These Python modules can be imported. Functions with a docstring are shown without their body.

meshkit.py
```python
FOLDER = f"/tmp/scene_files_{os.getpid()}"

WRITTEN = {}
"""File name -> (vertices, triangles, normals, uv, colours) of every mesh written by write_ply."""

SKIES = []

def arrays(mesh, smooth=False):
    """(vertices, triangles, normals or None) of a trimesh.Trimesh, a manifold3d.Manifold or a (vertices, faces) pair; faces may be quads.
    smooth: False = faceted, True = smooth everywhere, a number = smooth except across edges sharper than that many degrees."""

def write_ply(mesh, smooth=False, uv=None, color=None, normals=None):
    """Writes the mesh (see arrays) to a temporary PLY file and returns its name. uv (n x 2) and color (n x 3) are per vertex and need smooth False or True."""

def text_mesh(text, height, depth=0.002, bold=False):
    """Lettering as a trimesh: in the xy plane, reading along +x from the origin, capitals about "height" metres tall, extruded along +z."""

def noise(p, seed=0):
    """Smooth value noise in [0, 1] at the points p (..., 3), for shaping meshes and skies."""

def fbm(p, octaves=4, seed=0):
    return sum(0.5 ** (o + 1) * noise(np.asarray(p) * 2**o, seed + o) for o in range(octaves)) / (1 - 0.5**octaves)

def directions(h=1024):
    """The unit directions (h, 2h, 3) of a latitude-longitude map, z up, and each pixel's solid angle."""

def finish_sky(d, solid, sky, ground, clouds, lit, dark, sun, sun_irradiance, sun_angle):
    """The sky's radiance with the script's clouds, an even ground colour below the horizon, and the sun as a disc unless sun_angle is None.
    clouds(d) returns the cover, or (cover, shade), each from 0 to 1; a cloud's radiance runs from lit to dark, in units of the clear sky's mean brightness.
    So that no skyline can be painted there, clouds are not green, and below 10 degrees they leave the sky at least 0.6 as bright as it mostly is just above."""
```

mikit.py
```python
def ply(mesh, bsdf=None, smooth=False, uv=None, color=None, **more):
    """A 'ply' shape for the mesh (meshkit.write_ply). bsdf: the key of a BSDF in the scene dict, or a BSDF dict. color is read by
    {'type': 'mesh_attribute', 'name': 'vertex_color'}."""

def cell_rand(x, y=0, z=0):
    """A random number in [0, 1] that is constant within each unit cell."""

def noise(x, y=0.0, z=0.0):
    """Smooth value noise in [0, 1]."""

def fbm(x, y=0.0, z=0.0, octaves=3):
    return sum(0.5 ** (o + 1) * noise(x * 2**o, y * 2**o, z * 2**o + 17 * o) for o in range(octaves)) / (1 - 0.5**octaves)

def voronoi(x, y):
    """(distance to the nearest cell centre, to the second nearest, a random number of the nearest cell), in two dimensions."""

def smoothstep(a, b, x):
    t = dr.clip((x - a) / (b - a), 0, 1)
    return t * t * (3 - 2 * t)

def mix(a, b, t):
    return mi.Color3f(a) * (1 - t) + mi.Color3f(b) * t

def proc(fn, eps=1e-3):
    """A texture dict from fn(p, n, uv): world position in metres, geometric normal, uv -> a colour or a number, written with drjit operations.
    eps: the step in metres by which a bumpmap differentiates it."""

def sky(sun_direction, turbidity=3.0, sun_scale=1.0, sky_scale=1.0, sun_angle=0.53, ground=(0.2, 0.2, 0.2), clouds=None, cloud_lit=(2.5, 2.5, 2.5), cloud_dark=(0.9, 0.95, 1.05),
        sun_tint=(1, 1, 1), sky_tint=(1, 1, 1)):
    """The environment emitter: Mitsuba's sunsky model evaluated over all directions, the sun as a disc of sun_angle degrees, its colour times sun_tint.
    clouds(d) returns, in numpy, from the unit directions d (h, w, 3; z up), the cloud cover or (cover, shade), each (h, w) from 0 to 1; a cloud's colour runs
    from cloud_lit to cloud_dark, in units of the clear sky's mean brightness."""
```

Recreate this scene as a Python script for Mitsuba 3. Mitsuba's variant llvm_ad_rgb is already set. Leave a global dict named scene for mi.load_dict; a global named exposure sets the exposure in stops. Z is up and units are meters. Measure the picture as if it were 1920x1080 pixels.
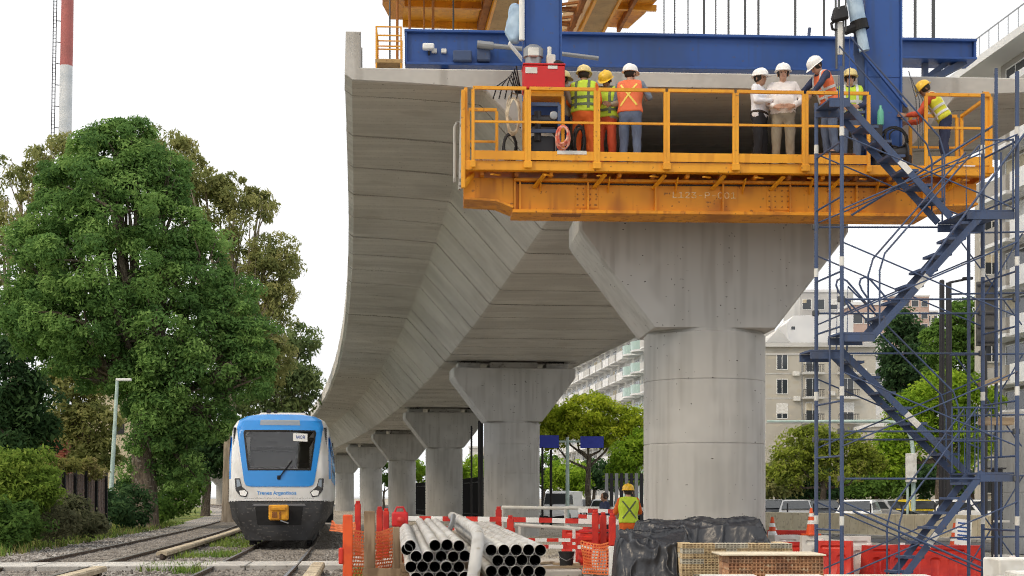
import math, random, numpy as np, trimesh, manifold3d as m3, mitsuba as mi, drjit as dr, mikit, meshkit
from mikit import proc, noise, fbm, voronoi, cell_rand, smoothstep, mix
from shapely.geometry import Polygon
scene, labels = {}, {}
NTH = 'first second third fourth fifth sixth seventh eighth ninth tenth eleventh twelfth thirteenth fourteenth fifteenth sixteenth'.split()
RNG = np.random.default_rng(7)
T4 = mi.ScalarTransform4f
# ---------------------------------------------------------------- camera, sky, exposure
FPX, HOR, EYE = 2800.0, 934.0, 1.55          # focal length and horizon row in pixels of the 1920 wide photograph, eye height
scene['camera'] = {'type': 'perspective', 'fov': 2 * math.degrees(math.atan(960 / FPX)), 'fov_axis': 'x', 'near_clip': 0.5, 'far_clip': 4000.0,
                   'principal_point_offset_y': (540 - HOR) / 1080,
                   'to_world': T4().look_at(origin=[0, 0, EYE], target=[0, 10, EYE], up=[0, 0, 1])}
scene['sky'] = mikit.sky((-0.55, -0.55, 0.75), turbidity=3, sun_scale=0.38, sun_angle=18, clouds=lambda d: (np.ones(d.shape[:2]), 0.25 * meshkit.fbm(d * 3.0, 3)),
                         cloud_lit=(4.3, 4.32, 4.35), cloud_dark=(3.3, 3.33, 3.4), ground=(0.2, 0.19, 0.17))
exposure = 1.55

def at(px, py, Y):                            # a point at distance Y that a pixel of the photograph shows
    return np.array([(px - 960) / FPX * Y, Y, EYE + (HOR - py) / FPX * Y])

# ---------------------------------------------------------------- scene bookkeeping
used = {}
def numbered(k):
    n = used.get(k); used[k] = 0 if n is None else n + 1
    return k if n is None else '%s_%03d' % (k, n + 1)
def tag(k, label=None, cat=None, group=None, kind=None):
    d = labels.setdefault(k, {})
    for a, b in (('label', label), ('category', cat), ('group', group), ('kind', kind)):
        if b: d[a] = b
    return k
def thing(name, label, cat, group=None):
    return tag(numbered(name), label, cat, group)
def put(parent, name, mesh, mat, smooth=30, label=None, kind=None, M=None, **kw):
    k = numbered(parent + '__' + name)
    d = mesh if isinstance(mesh, dict) else mikit.ply(clean(mesh), None, smooth, **kw)
    d = dict(d); d['bsdf'] = {'type': 'ref', 'id': mat}
    if M is not None: d['to_world'] = T4(M)
    scene[k] = d
    if label or kind: tag(k, label, None, None, kind)
    return k
def shape(mesh, smooth=30, **kw): return mikit.ply(clean(mesh), None, smooth, **kw)
def single(name, mesh, mat, label, cat, group=None, smooth=30, kind=None, M=None, **kw):
    k = thing(name, label, cat, group)
    d = dict(mesh if isinstance(mesh, dict) else mikit.ply(clean(mesh), None, smooth, **kw)); d['bsdf'] = {'type': 'ref', 'id': mat}
    if M is not None: d['to_world'] = T4(M)
    scene[k] = d
    if kind: tag(k, kind=kind)
    return k
def struct(name, mesh, mat, smooth=30, kind='structure', label=None, **kw):
    k = numbered(name); d = dict(mikit.ply(clean(mesh), None, smooth, **kw)); d['bsdf'] = {'type': 'ref', 'id': mat}
    scene[k] = d; tag(k, label, None, None, kind); return k
def clean(m):
    return (np.asarray(m[0], float), np.asarray(m[1], int)) if isinstance(m, (tuple, list)) else m

# ---------------------------------------------------------------- meshes: (vertices, triangles)
def J(*ms):
    ms = [m for m in (ms[0] if len(ms) == 1 and isinstance(ms[0], list) else ms) if m is not None and len(m[0])]
    vs, fs, n = [], [], 0
    for v, f in ms:
        vs.append(np.asarray(v, float)); fs.append(np.asarray(f, int) + n); n += len(v)
    return np.vstack(vs), np.vstack(fs)
def TM(m):
    if hasattr(m, 'to_mesh'):
        q = m.to_mesh(); return np.array(q.vert_properties[:, :3], float), np.array(q.tri_verts, int)
    return np.array(m.vertices), np.array(m.faces)
BF = np.array([[0,2,1],[0,3,2],[4,5,6],[4,6,7],[0,1,5],[0,5,4],[1,2,6],[1,6,5],[2,3,7],[2,7,6],[3,0,4],[3,4,7]])
def B(x0, y0, z0, x1, y1, z1):
    return np.array([[x0,y0,z0],[x1,y0,z0],[x1,y1,z0],[x0,y1,z0],[x0,y0,z1],[x1,y0,z1],[x1,y1,z1],[x0,y1,z1]], float), BF.copy()
def BC(cx, cy, cz, sx, sy, sz): return B(cx-sx/2, cy-sy/2, cz-sz/2, cx+sx/2, cy+sy/2, cz+sz/2)
def unit(v): v = np.asarray(v, float); return v / (np.linalg.norm(v) + 1e-12)
def frame(d, up=(0, 0, 1)):
    d = unit(d); s = np.cross(d, up)
    if np.linalg.norm(s) < 1e-4: s = np.cross(d, (1, 0, 0) if abs(d[0]) < .9 else (0, 1, 0))
    s = unit(s); return d, s, np.cross(s, d)
def bar(a, b, w, h, up=(0, 0, 1)):              # w across, h along up
    a, b = np.asarray(a, float), np.asarray(b, float); d, s, u = frame(b - a, up)
    q = [a + s*i*w/2 + u*j*h/2 for i, j in ((-1,-1),(1,-1),(1,1),(-1,1))]; r = [p + b - a for p in q]
    return np.array(q + r), BF.copy()
def tube(pts, r, n=8, cap=True, closed=False):
    p = np.asarray(pts, float); k = len(p)
    t = (np.roll(p, -1, 0) - np.roll(p, 1, 0)) if closed else np.gradient(p, axis=0)
    t /= np.linalg.norm(t, axis=1, keepdims=True) + 1e-12
    rr = np.broadcast_to(r, (k,)); d, s, u = frame(t[0]); v = []
    for i in range(k):
        s = unit(s - t[i] * (s @ t[i])); u = np.cross(t[i], s); a = np.arange(n) * 2 * np.pi / n
        v.append(p[i] + rr[i] * (np.cos(a)[:, None] * s + np.sin(a)[:, None] * u))
    v = np.vstack(v); f = []
    for i in range(k if closed else k - 1):
        j = (i + 1) % k
        for a in range(n):
            b = (a + 1) % n; f += [[i*n+a, i*n+b, j*n+b], [i*n+a, j*n+b, j*n+a]]
    if cap and not closed:
        v = np.vstack([v, p[:1], p[-1:]]); c = len(v) - 2
        for a in range(n):
            b = (a + 1) % n; f += [[c, b, a], [c+1, (k-1)*n+a, (k-1)*n+b]]
    return v, np.array(f)
def hollow(a, b, r, ri, n=12):                  # an open pipe
    a, b = np.asarray(a, float), np.asarray(b, float); d, s, u = frame(b - a); an = np.arange(n) * 2 * np.pi / n
    ring = np.cos(an)[:, None] * s + np.sin(an)[:, None] * u
    v = np.vstack([a + r*ring, b + r*ring, b + ri*ring, a + ri*ring]); f = []
    for q in range(4):
        o, w = q*n, ((q+1) % 4)*n
        for i in range(n):
            j = (i+1) % n; f += [[o+i, o+j, w+j], [o+i, w+j, w+i]]
    return v, np.array(f)
def lathe(prof, n=24, c=(0, 0, 0)):             # (radius, z) from the bottom up
    p = np.asarray(prof, float); a = np.arange(n) * 2 * np.pi / n
    v = np.stack([p[:, :1] * np.cos(a), p[:, :1] * np.sin(a), np.broadcast_to(p[:, 1:], (len(p), n))], -1).reshape(-1, 3); f = []
    for i in range(len(p) - 1):
        for k in range(n):
            l = (k+1) % n; f += [[i*n+k, i*n+l, (i+1)*n+l], [i*n+k, (i+1)*n+l, (i+1)*n+k]]
    v = np.vstack([v, [[0, 0, p[0, 1]], [0, 0, p[-1, 1]]]]); c0 = len(v) - 2
    for k in range(n):
        l = (k+1) % n; f += [[c0, l, k], [c0+1, (len(p)-1)*n+k, (len(p)-1)*n+l]]
    return v + np.asarray(c, float), np.array(f)
def extr(poly, h0, h1):                         # polygon (a, b) extruded along the third axis
    m = trimesh.creation.extrude_polygon(Polygon(poly) if not isinstance(poly, Polygon) else poly, h1 - h0, engine='earcut')
    v = np.array(m.vertices); v[:, 2] += h0; return v, np.array(m.faces)
def xz(m):                                      # (a, b, h) -> x = a, z = b, y = h
    v, f = m; return v[:, [0, 2, 1]], f[:, ::-1]
def yz(m):                                      # (a, b, h) -> y = a, z = b, x = h
    v, f = m; return v[:, [2, 0, 1]], f
def rounded(m, r=.02, box=None):                # convex solid from corner points with rounded edges
    s = m3.Manifold.sphere(r, 8)
    return TM(m3.Manifold.batch_hull([s.translate(list(map(float, p))) for p in m]))
def rbox(x0, y0, z0, x1, y1, z1, r=.02):
    return rounded([(x, y, z) for x in (x0+r, x1-r) for y in (y0+r, y1-r) for z in (z0+r, z1-r)], r)
def cbox(x0, y0, z0, x1, y1, z1, c=.02):        # chamfered box, 24 corners
    P = []
    for x, sx in ((x0, 1), (x1, -1)):
        for y, sy in ((y0, 1), (y1, -1)):
            for z, sz in ((z0, 1), (z1, -1)):
                P += [(x + sx*c, y + sy*c, z), (x + sx*c, y, z + sz*c), (x, y + sy*c, z + sz*c)]
    return hull(P)
def hull(P):
    return TM(m3.Manifold.hull_points(np.asarray(P, np.float32)))
def mv(m, t=(0, 0, 0), rz=0.0, s=1.0, rx=0.0, ry=0.0):
    v, f = m; v = np.asarray(v, float) * s
    for ang, (i, j) in ((rx, (1, 2)), (ry, (2, 0)), (rz, (0, 1))):
        if ang:
            c, q = math.cos(ang), math.sin(ang); v = v.copy(); a, b = v[:, i].copy(), v[:, j].copy(); v[:, i], v[:, j] = c*a - q*b, q*a + c*b
    return v + np.asarray(t, float), f
def MX(t=(0, 0, 0), rz=0.0, s=1.0):
    c, q = math.cos(rz) * s, math.sin(rz) * s
    return np.array([[c, -q, 0, t[0]], [q, c, 0, t[1]], [0, 0, s, t[2]], [0, 0, 0, 1.0]])
def grid(nx, ny, fn):                           # fn(u, v) with u, v in 0..1 -> (n, 3)
    u, v = np.meshgrid(np.linspace(0, 1, nx), np.linspace(0, 1, ny), indexing='ij'); p = fn(u.ravel(), v.ravel())
    i, j = np.meshgrid(np.arange(nx-1), np.arange(ny-1), indexing='ij'); a = (i*ny + j).ravel(); b = a + ny
    return p, np.vstack([np.stack([a, b, b+1], 1), np.stack([a, b+1, a+1], 1)])
def loft(rings, cap=True):                      # rings (k, n, 3), closed loops
    r = np.asarray(rings, float); k, n, _ = r.shape; f = []
    for i in range(k-1):
        for a in range(n):
            b = (a+1) % n; f += [[i*n+a, i*n+b, (i+1)*n+b], [i*n+a, (i+1)*n+b, (i+1)*n+a]]
    v = r.reshape(-1, 3)
    if cap:
        v = np.vstack([v, r[0].mean(0), r[-1].mean(0)]); c = len(v) - 2
        for a in range(n):
            b = (a+1) % n; f += [[c, b, a], [c+1, (k-1)*n+a, (k-1)*n+b]]
    return v, np.array(f)

# ---------------------------------------------------------------- materials
def mat(name, rgb, rough=.6, metal=0.0, spec=.4, two=True, bump=None, **kw):
    c = rgb if isinstance(rgb, dict) else {'type': 'rgb', 'value': list(rgb)}
    d = {'type': 'principled', 'base_color': c, 'roughness': rough, 'metallic': metal, 'specular': spec, **kw}
    if bump is not None: d = {'type': 'bumpmap', 'arbitrary': proc(bump[0], eps=bump[2] if len(bump) > 2 else 2e-3), 'scale': bump[1], 'bsdf': d}
    scene[name] = {'type': 'twosided', 'bsdf': d} if two else d
    return name
def speck(a, b, sc, lo=.35, hi=.7, c=None, csc=40., clo=.72, chi=.8, stretch=(1, 1, 1)):
    def fn(p, n, uv):
        t = smoothstep(lo, hi, fbm(p.x * sc * stretch[0], p.y * sc * stretch[1], p.z * sc * stretch[2], 3)); r = mix(a, b, t)
        if c is not None: r = mix(r, c, smoothstep(clo, chi, noise(p.x * csc, p.y * csc, p.z * csc)))
        return r
    return proc(fn)
def column_color(p, n, uv):                     # board marks down the shaft, blotches, run marks, air holes
    st = fbm(p.x * 9, p.y * 9, p.z * .5, 2); bl = fbm(p.x * 1.3, p.y * 1.3, p.z * 1.1 + 3, 3)
    c = mix((.42, .415, .395), (.365, .36, .34), smoothstep(.35, .75, st))
    c = mix(c, (.46, .455, .435), smoothstep(.5, .7, bl) * .8)
    c = mix(c, (.29, .275, .25), smoothstep(.62, .8, fbm(p.x * 6 + 9, p.y * 6, p.z * .35, 3)) * .5)
    return mix(c, (.09, .085, .08), smoothstep(.93, .95, noise(p.x * 19, p.y * 19, p.z * 19)))
def deck_color(p, n, uv):                       # form boards run across the deck, each cast a little different
    t = (p.y + p.x * .1 + .012 * noise(p.x * 1.5, p.y * 1.5, p.z)) * 4.2; row = cell_rand(dr.floor(t), 3, 7); f = t - dr.floor(t)
    bl = fbm(p.x * .7, p.y * .7, p.z * .7 + 5, 3); gr = noise(p.x * 14, p.y * 14, p.z * 14)
    c = mix((.475, .463, .435), (.41, .397, .37), smoothstep(.35, .68, bl)) * (.93 + .13 * row) * (.96 + .08 * gr)
    c = mix(c, (.25, .235, .21), (1 - smoothstep(.02, .07, dr.minimum(f, 1 - f))) * (.1 + .4 * cell_rand(dr.floor(t + .5), 5, 1)))
    c = mix(c, (.28, .255, .22), smoothstep(.6, .78, fbm(p.x * 1.1 + 3, p.y * 1.4, p.z * 1.1, 3)) * .3)
    return mix(c, (.07, .06, .05), smoothstep(.95, .965, noise(p.x * 13, p.y * 13, p.z * 13)))
mat('column_concrete', proc(column_color), .85, bump=(lambda p, n, uv: fbm(p.x * 16, p.y * 16, p.z * 3, 3), .012))
mat('deck_concrete', proc(deck_color), .85, bump=(lambda p, n, uv: noise(p.y * 9 + p.x * .7, p.x * .5, p.z * .5), .008))
mat('pale_concrete', speck((.42, .41, .385), (.33, .32, .3), 2.2, c=(.2, .19, .17), csc=14.), .9)
mat('dark_rubber', (.02, .02, .022), .7)
def paint_fn(base, dirt, rust, sc=1.0, amt=.8):
    def fn(p, n, uv):
        c = mix(base, dirt, smoothstep(.42, .78, fbm(p.x * 2.2 * sc, p.y * 2.2, p.z * 1.1 * sc, 3)) * amt)
        c = mix(c, dirt, smoothstep(.55, .75, fbm(p.x * 13 * sc + 5, p.y * 13, p.z * .8 * sc, 2)) * amt * .8)
        return mix(c, rust, smoothstep(.76, .84, fbm(p.x * 24, p.y * 24 + 4, p.z * 14, 2)) * .7)
    return proc(fn)
mat('orange_paint', paint_fn((.70, .275, .012), (.44, .15, .012), (.13, .05, .02), amt=.95), .5)
mat('yellow_paint', paint_fn((.75, .335, .018), (.58, .235, .014), (.2, .085, .03), amt=.8), .45)
mat('rail_paint', paint_fn((.74, .34, .022), (.6, .24, .018), (.25, .11, .04), amt=.7), .42)
mat('tan_paint', paint_fn((.42, .27, .11), (.31, .19, .08), (.2, .1, .04)), .6)
mat('rust_paint', paint_fn((.34, .13, .03), (.2, .075, .022), (.09, .04, .02)), .7)
mat('blue_paint', paint_fn((.028, .085, .30), (.035, .075, .2), (.07, .08, .14), amt=.6), .42)
mat('scaffold_blue', paint_fn((.05, .08, .165), (.06, .075, .12), (.13, .1, .085), sc=2.), .5)
mat('dark_steel', (.035, .035, .04), .5, .3)
mat('black', (.006, .006, .007), .6)
mat('grey_steel', (.3, .31, .32), .38, .6)
mat('cable_steel', (.1, .105, .11), .5, .5)
mat('white_paint', (.74, .75, .74), .45)
mat('off_white', speck((.68, .68, .65), (.56, .55, .51), 5.), .55)
mat('red_paint', (.52, .02, .022), .4)
mat('red_plastic', speck((.60, .035, .02), (.44, .02, .016), 4.), .42)
mat('orange_plastic', speck((.72, .10, .02), (.6, .07, .018), 5.), .45)
mat('mesh_orange', speck((.75, .2, .07), (.66, .14, .04), 3.), .6)
mat('pale_blue', speck((.42, .55, .68), (.3, .42, .56), 4.), .6)
mat('wood', speck((.30, .215, .14), (.17, .115, .07), 3., stretch=(4, 4, .6)), .85)
mat('plank_wood', speck((.42, .33, .22), (.27, .2, .13), 3., stretch=(.5, 3, 4)), .85)
# ---------------------------------------------------------------- viaduct axis: the tracks and the street follow it
def xc(Y): t = np.minimum(np.asarray(Y, float), 430) - 28.2; return 3.63 - .099 * t - .000368 * t * t
def slope(Y): return -.099 - .000736 * (np.minimum(np.asarray(Y, float), 430) - 28.2)
def along(Y, off):                              # the point beside the axis at distance Y
    Y = np.asarray(Y, float); k = -slope(Y); k = np.where(Y < 32, .055 + (k - .055) * np.clip((Y - 26.8) / 5.2, 0, 1), k)
    n = np.sqrt(1 + k * k); return np.stack([xc(Y) + off / n, Y + off * k / n], -1)
def strip(Ys, o0, o1, z, n=2, wob=0.0, seed=0):
    Ys = np.asarray(Ys, float); rows = []
    for i in range(n):
        o = o0 + (o1 - o0) * i / (n - 1); q = along(Ys, o); zz = np.full(len(Ys), z, float)
        if wob: zz = zz + wob * (meshkit.fbm(np.c_[q * 1.7, 0 * zz], 3, seed) - .5)
        rows.append(np.c_[q, zz])
    v = np.array(rows); k = len(Ys)
    i, j = np.meshgrid(np.arange(n-1), np.arange(k-1), indexing='ij'); a = (i*k + j).ravel(); b = a + k
    return v.reshape(-1, 3), np.vstack([np.stack([a, b, b+1], 1), np.stack([a, b+1, a+1], 1)])
# ---------------------------------------------------------------- ground
def ground_color(p, n, uv):
    d = fbm(p.x * .35, p.y * .35, 0, 4); g = fbm(p.x * 6, p.y * 6, 2, 3)
    c = mix((.38, .345, .29), (.27, .245, .2), smoothstep(.4, .65, d)); c = mix(c, (.44, .42, .37), smoothstep(.55, .75, g))
    return mix(c, (.12, .105, .08), smoothstep(.64, .72, fbm(p.x * 22, p.y * 22, 5, 2)))
mat('dirt', proc(ground_color), .95, bump=(lambda p, n, uv: fbm(p.x * 9, p.y * 9, 0, 4), .05))
mat('asphalt', speck((.07, .07, .072), (.05, .05, .052), 1.2, c=(.1, .1, .1), csc=30.), .9)
mat('ballast', speck((.27, .25, .23), (.12, .11, .1), 9., lo=.3, hi=.65, c=(.4, .38, .35), csc=24., clo=.6, chi=.7), .95)
mat('verge', speck((.09, .13, .03), (.17, .17, .05), 1.2, c=(.05, .08, .02), csc=12., clo=.55, chi=.7), .95)
def gnd(u, v): return np.c_[(u - .5) * 5000, -300 + v * 3600, 0 * u]
struct('ground', grid(3, 3, gnd), 'dirt', smooth=False)
YS = np.r_[np.arange(15, 60, .5), np.arange(60, 140, 2), np.arange(140, 520, 8)]
struct('railway_ballast', strip(YS, -16.0, -6.6, .05, 40, .05, 3), 'ballast', smooth=True)
struct('grass_verge', strip(YS, -60, -15.6, .035, 30, .12, 5), 'verge', smooth=True)
struct('street', strip(YS, 11.5, 26, .012, 2), 'asphalt', smooth=True)
struct('pavement', J(strip(YS, 26, 30, .14, 2), strip(YS, 25.98, 26, .07, 2)), 'pale_concrete', smooth=False)
def bits(n, o0, o1, y0, y1, size, z, seed, pw=1.0, keep=None):
    r = np.random.default_rng(seed); base = np.array(trimesh.creation.icosahedron().vertices); fc = np.array(trimesh.creation.icosahedron().faces)
    Y = y0 + (y1 - y0) * r.random(n) ** pw; o = o0 + (o1 - o0) * r.random(n); q = along(Y, o)
    if keep is not None: k = keep(q, r); q = q[k]; n = len(q)
    s = size * (.5 + r.random(n)); ax = r.random((n, 1, 3)) * .7 + .5
    v = base[None] * ax * s[:, None, None] * (.8 + .4 * r.random((n, 12, 1))) + np.c_[q, np.full(n, z) + s * .2][:, None]
    return v.reshape(-1, 3), (fc[None] + 12 * np.arange(n)[:, None, None]).reshape(-1, 3)
mat('stone_a', speck((.3, .28, .255), (.17, .155, .14), 12.), .95)
mat('stone_b', speck((.22, .2, .18), (.11, .1, .09), 12.), .95)
struct('ballast_stones', bits(9000, -16.2, -6.7, 26, 75, .034, .05, 11, 1.6), 'stone_a', False, 'stuff', 'loose grey ballast stones lying between and beside the railway rails')
struct('ballast_stones', bits(6000, -16.2, -6.7, 26, 60, .03, .05, 12, 1.6), 'stone_b', False, 'stuff', 'darker brown ballast stones strewn along the railway track bed')
def tufts(n, o0, o1, y0, y1, h, seed, dens=.45, z=.03):
    r = np.random.default_rng(seed); Y = y0 + (y1 - y0) * r.random(n) ** 1.4; q = along(Y, o0 + (o1 - o0) * r.random(n))
    q = q[meshkit.fbm(np.c_[q * .55, q[:, :1] * 0], 3, seed) > dens]; n = len(q); a = r.random(n) * 6.28; hh = h * (.4 + r.random(n)); w = .012 + .016 * r.random(n)
    d = np.c_[np.cos(a), np.sin(a), 0*a]; p = np.c_[q, np.full(n, z)]; ln = np.c_[r.normal(0, .35, (n, 2)), np.ones(n)] * hh[:, None]
    v = np.stack([p - d*w[:, None], p + d*w[:, None], p + ln], 1).reshape(-1, 3); return v, np.arange(3*n).reshape(-1, 3)
mat('grass_a', speck((.10, .19, .025), (.2, .26, .05), 2.), .8)
mat('grass_b', speck((.2, .19, .06), (.3, .27, .1), 2.), .8)
struct('grass', tufts(26000, -24, -15.4, 28, 90, .26, 21, .38), 'grass_a', False, 'stuff', 'green grass growing along the left edge of the railway')
struct('grass', tufts(9000, -24, -15.4, 28, 80, .3, 22, .42), 'grass_b', False, 'stuff', 'dry yellowish grass blades along the foot of the hedge')
struct('grass', tufts(5000, -11, -9.6, 30, 60, .16, 23, .47), 'grass_a', False, 'stuff', 'patchy green weeds growing between the two railway tracks')
struct('grass', tufts(5000, -6.6, -4.6, 22, 36, .14, 24, .42), 'grass_a', False, 'stuff', 'small green weeds between the right rail and the posts')
struct('grass', tufts(5000, -.8, 2.5, 20.5, 28, .12, 25, .42), 'grass_a', False, 'stuff', 'low green weeds in front of the concrete slab by the pipes')
# ---------------------------------------------------------------- railway
mat('rail_steel', speck((.12, .085, .065), (.075, .055, .045), 6.), .55, .3)
mat('rail_head', (.38, .37, .36), .3, .8)
mat('sleeper', speck((.23, .21, .185), (.13, .115, .1), 4.), .9)
mat('third_rail_cover', speck((.42, .36, .26), (.3, .25, .175), 3.), .8)
def run(Ys, off, prof, cap=True):               # a profile (o, z) swept beside the axis
    return loft([np.c_[along(np.full(len(prof), Y), off + np.array(prof)[:, 0]), np.array(prof)[:, 1]] for Y in Ys], cap)
RP = [(-.07, .0), (.07, .0), (.07, .02), (.012, .035), (.012, .11), (.035, .12), (.035, .15), (-.035, .15), (-.035, .12), (-.012, .11), (-.012, .035), (-.07, .02)]
YR = np.r_[np.arange(16, 60, 1.5), np.arange(60, 330, 5)]
for off, lab in ((-8.65, 'railway track that the blue and white train stands on'), (-12.85, 'empty railway track curving past the left side of the train')):
    t = thing('railway_track', lab, 'railway track')
    for s in (-1, 1):
        r = put(t, 'rail', run(YR, off + s * .84, RP), 'rail_steel', 25)
        put(r, 'running_surface', run(YR, off + s * .84, [(-.03, .148), (.03, .148), (.03, .154), (-.03, .154)]), 'rail_head', False)
    for Y in np.arange(24, 110, .62):
        a = along(Y, off); d = along(Y, off + 1) - a
        put(t, 'sleeper', mv(cbox(-1.3, -.12, -.1, 1.3, .12, .062 + .012 * RNG.random(), .015), (a[0], a[1], 0), math.atan2(d[1], d[0])), 'sleeper', False)
def third(off, Y0, Y1, lab):
    t = thing('third_rail', lab, 'third rail')
    Ys = np.arange(Y0, Y1 + .1, 1.5)
    put(t, 'conductor', run(Ys, off, [(-.04, .1), (.04, .1), (.04, .2), (-.04, .2)]), 'rail_steel')
    put(t, 'cover', run(Ys, off, [(-.13, .24), (-.13, .17), (-.105, .17), (-.105, .235), (.105, .235), (.105, .17), (.13, .17), (.13, .24), (.1, .27), (-.1, .27)]), 'third_rail_cover', 25)
    for Y in np.arange(Y0 + .4, Y1, 2.4):
        a = along(Y, off); put(t, 'bracket', BC(a[0], a[1], .09, .16, .12, .18), 'rail_steel')
third(-11.2, 37.0, 110, 'third rail with long yellowish cover board between the tracks')
third(-11.35, 18.5, 29.5, 'short yellowish third rail cover end in the bottom left corner')
third(-7.3, 18.5, 31.2, 'third rail cover on the right of the front track near the orange post')
# pedestrian crossing of concrete slabs across the tracks
t = thing('track_crossing', 'pale concrete slab crossing laid across both railway tracks', 'crossing')
k = 0
for o in np.arange(-17.2, -1.2, 1.05):
    a, b = along(32.6, o), along(32.6, o + 1.02); d = b - a
    put(t, 'slab', mv(cbox(-.51, -1.0, -.12, .51, 1.0, .165 + .006 * RNG.random(), .015), ((a[0]+b[0])/2, (a[1]+b[1])/2, 0), math.atan2(d[1], d[0])), 'pale_concrete', False)
# ---------------------------------------------------------------- viaduct deck: a chain of hollow precast segments
half = [(-6.46, 9.2), (-6.46, 9.84), (-6.73, 9.84), (-6.75, 9.06), (-6.62, 8.96), (-5.6, 8.92), (-4.75, 8.87), (-4.3, 8.83), (-4.24, 8.80), (-4.2, 8.75), (-4.0, 8.53), (-3.4, 7.86), (-2.82, 7.20), (-2.74, 7.12), (-2.66, 7.1)]
OUT = np.array(half + [(-x, z) for x, z in half[::-1]])
ih = [(-2.6, 8.93), (-2.9, 8.9), (-3.1, 8.84), (-3.3, 8.72), (-3.4, 8.6), (-3.4, 8.5), (-3.35, 8.4), (-3.25, 8.25), (-3.1, 8.1), (-2.9, 7.9), (-2.7, 7.75), (-2.55, 7.6), (-2.4, 7.5), (-2.25, 7.43), (-2.1, 7.4)]
INN = np.array(ih + [(-x, z) for x, z in ih[::-1]])
from shapely import affinity
OUTI = np.array(Polygon(OUT).buffer(-.022, join_style=2).exterior.coords)[:-1]
EV, EF = trimesh.creation.triangulate_polygon(Polygon(OUTI, [INN]), engine='earcut'); EV = np.array(EV); EF = np.array(EF)
OUTN = np.array([OUTI[np.argmin(np.linalg.norm(OUTI - q, axis=1))] for q in OUT])
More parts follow.
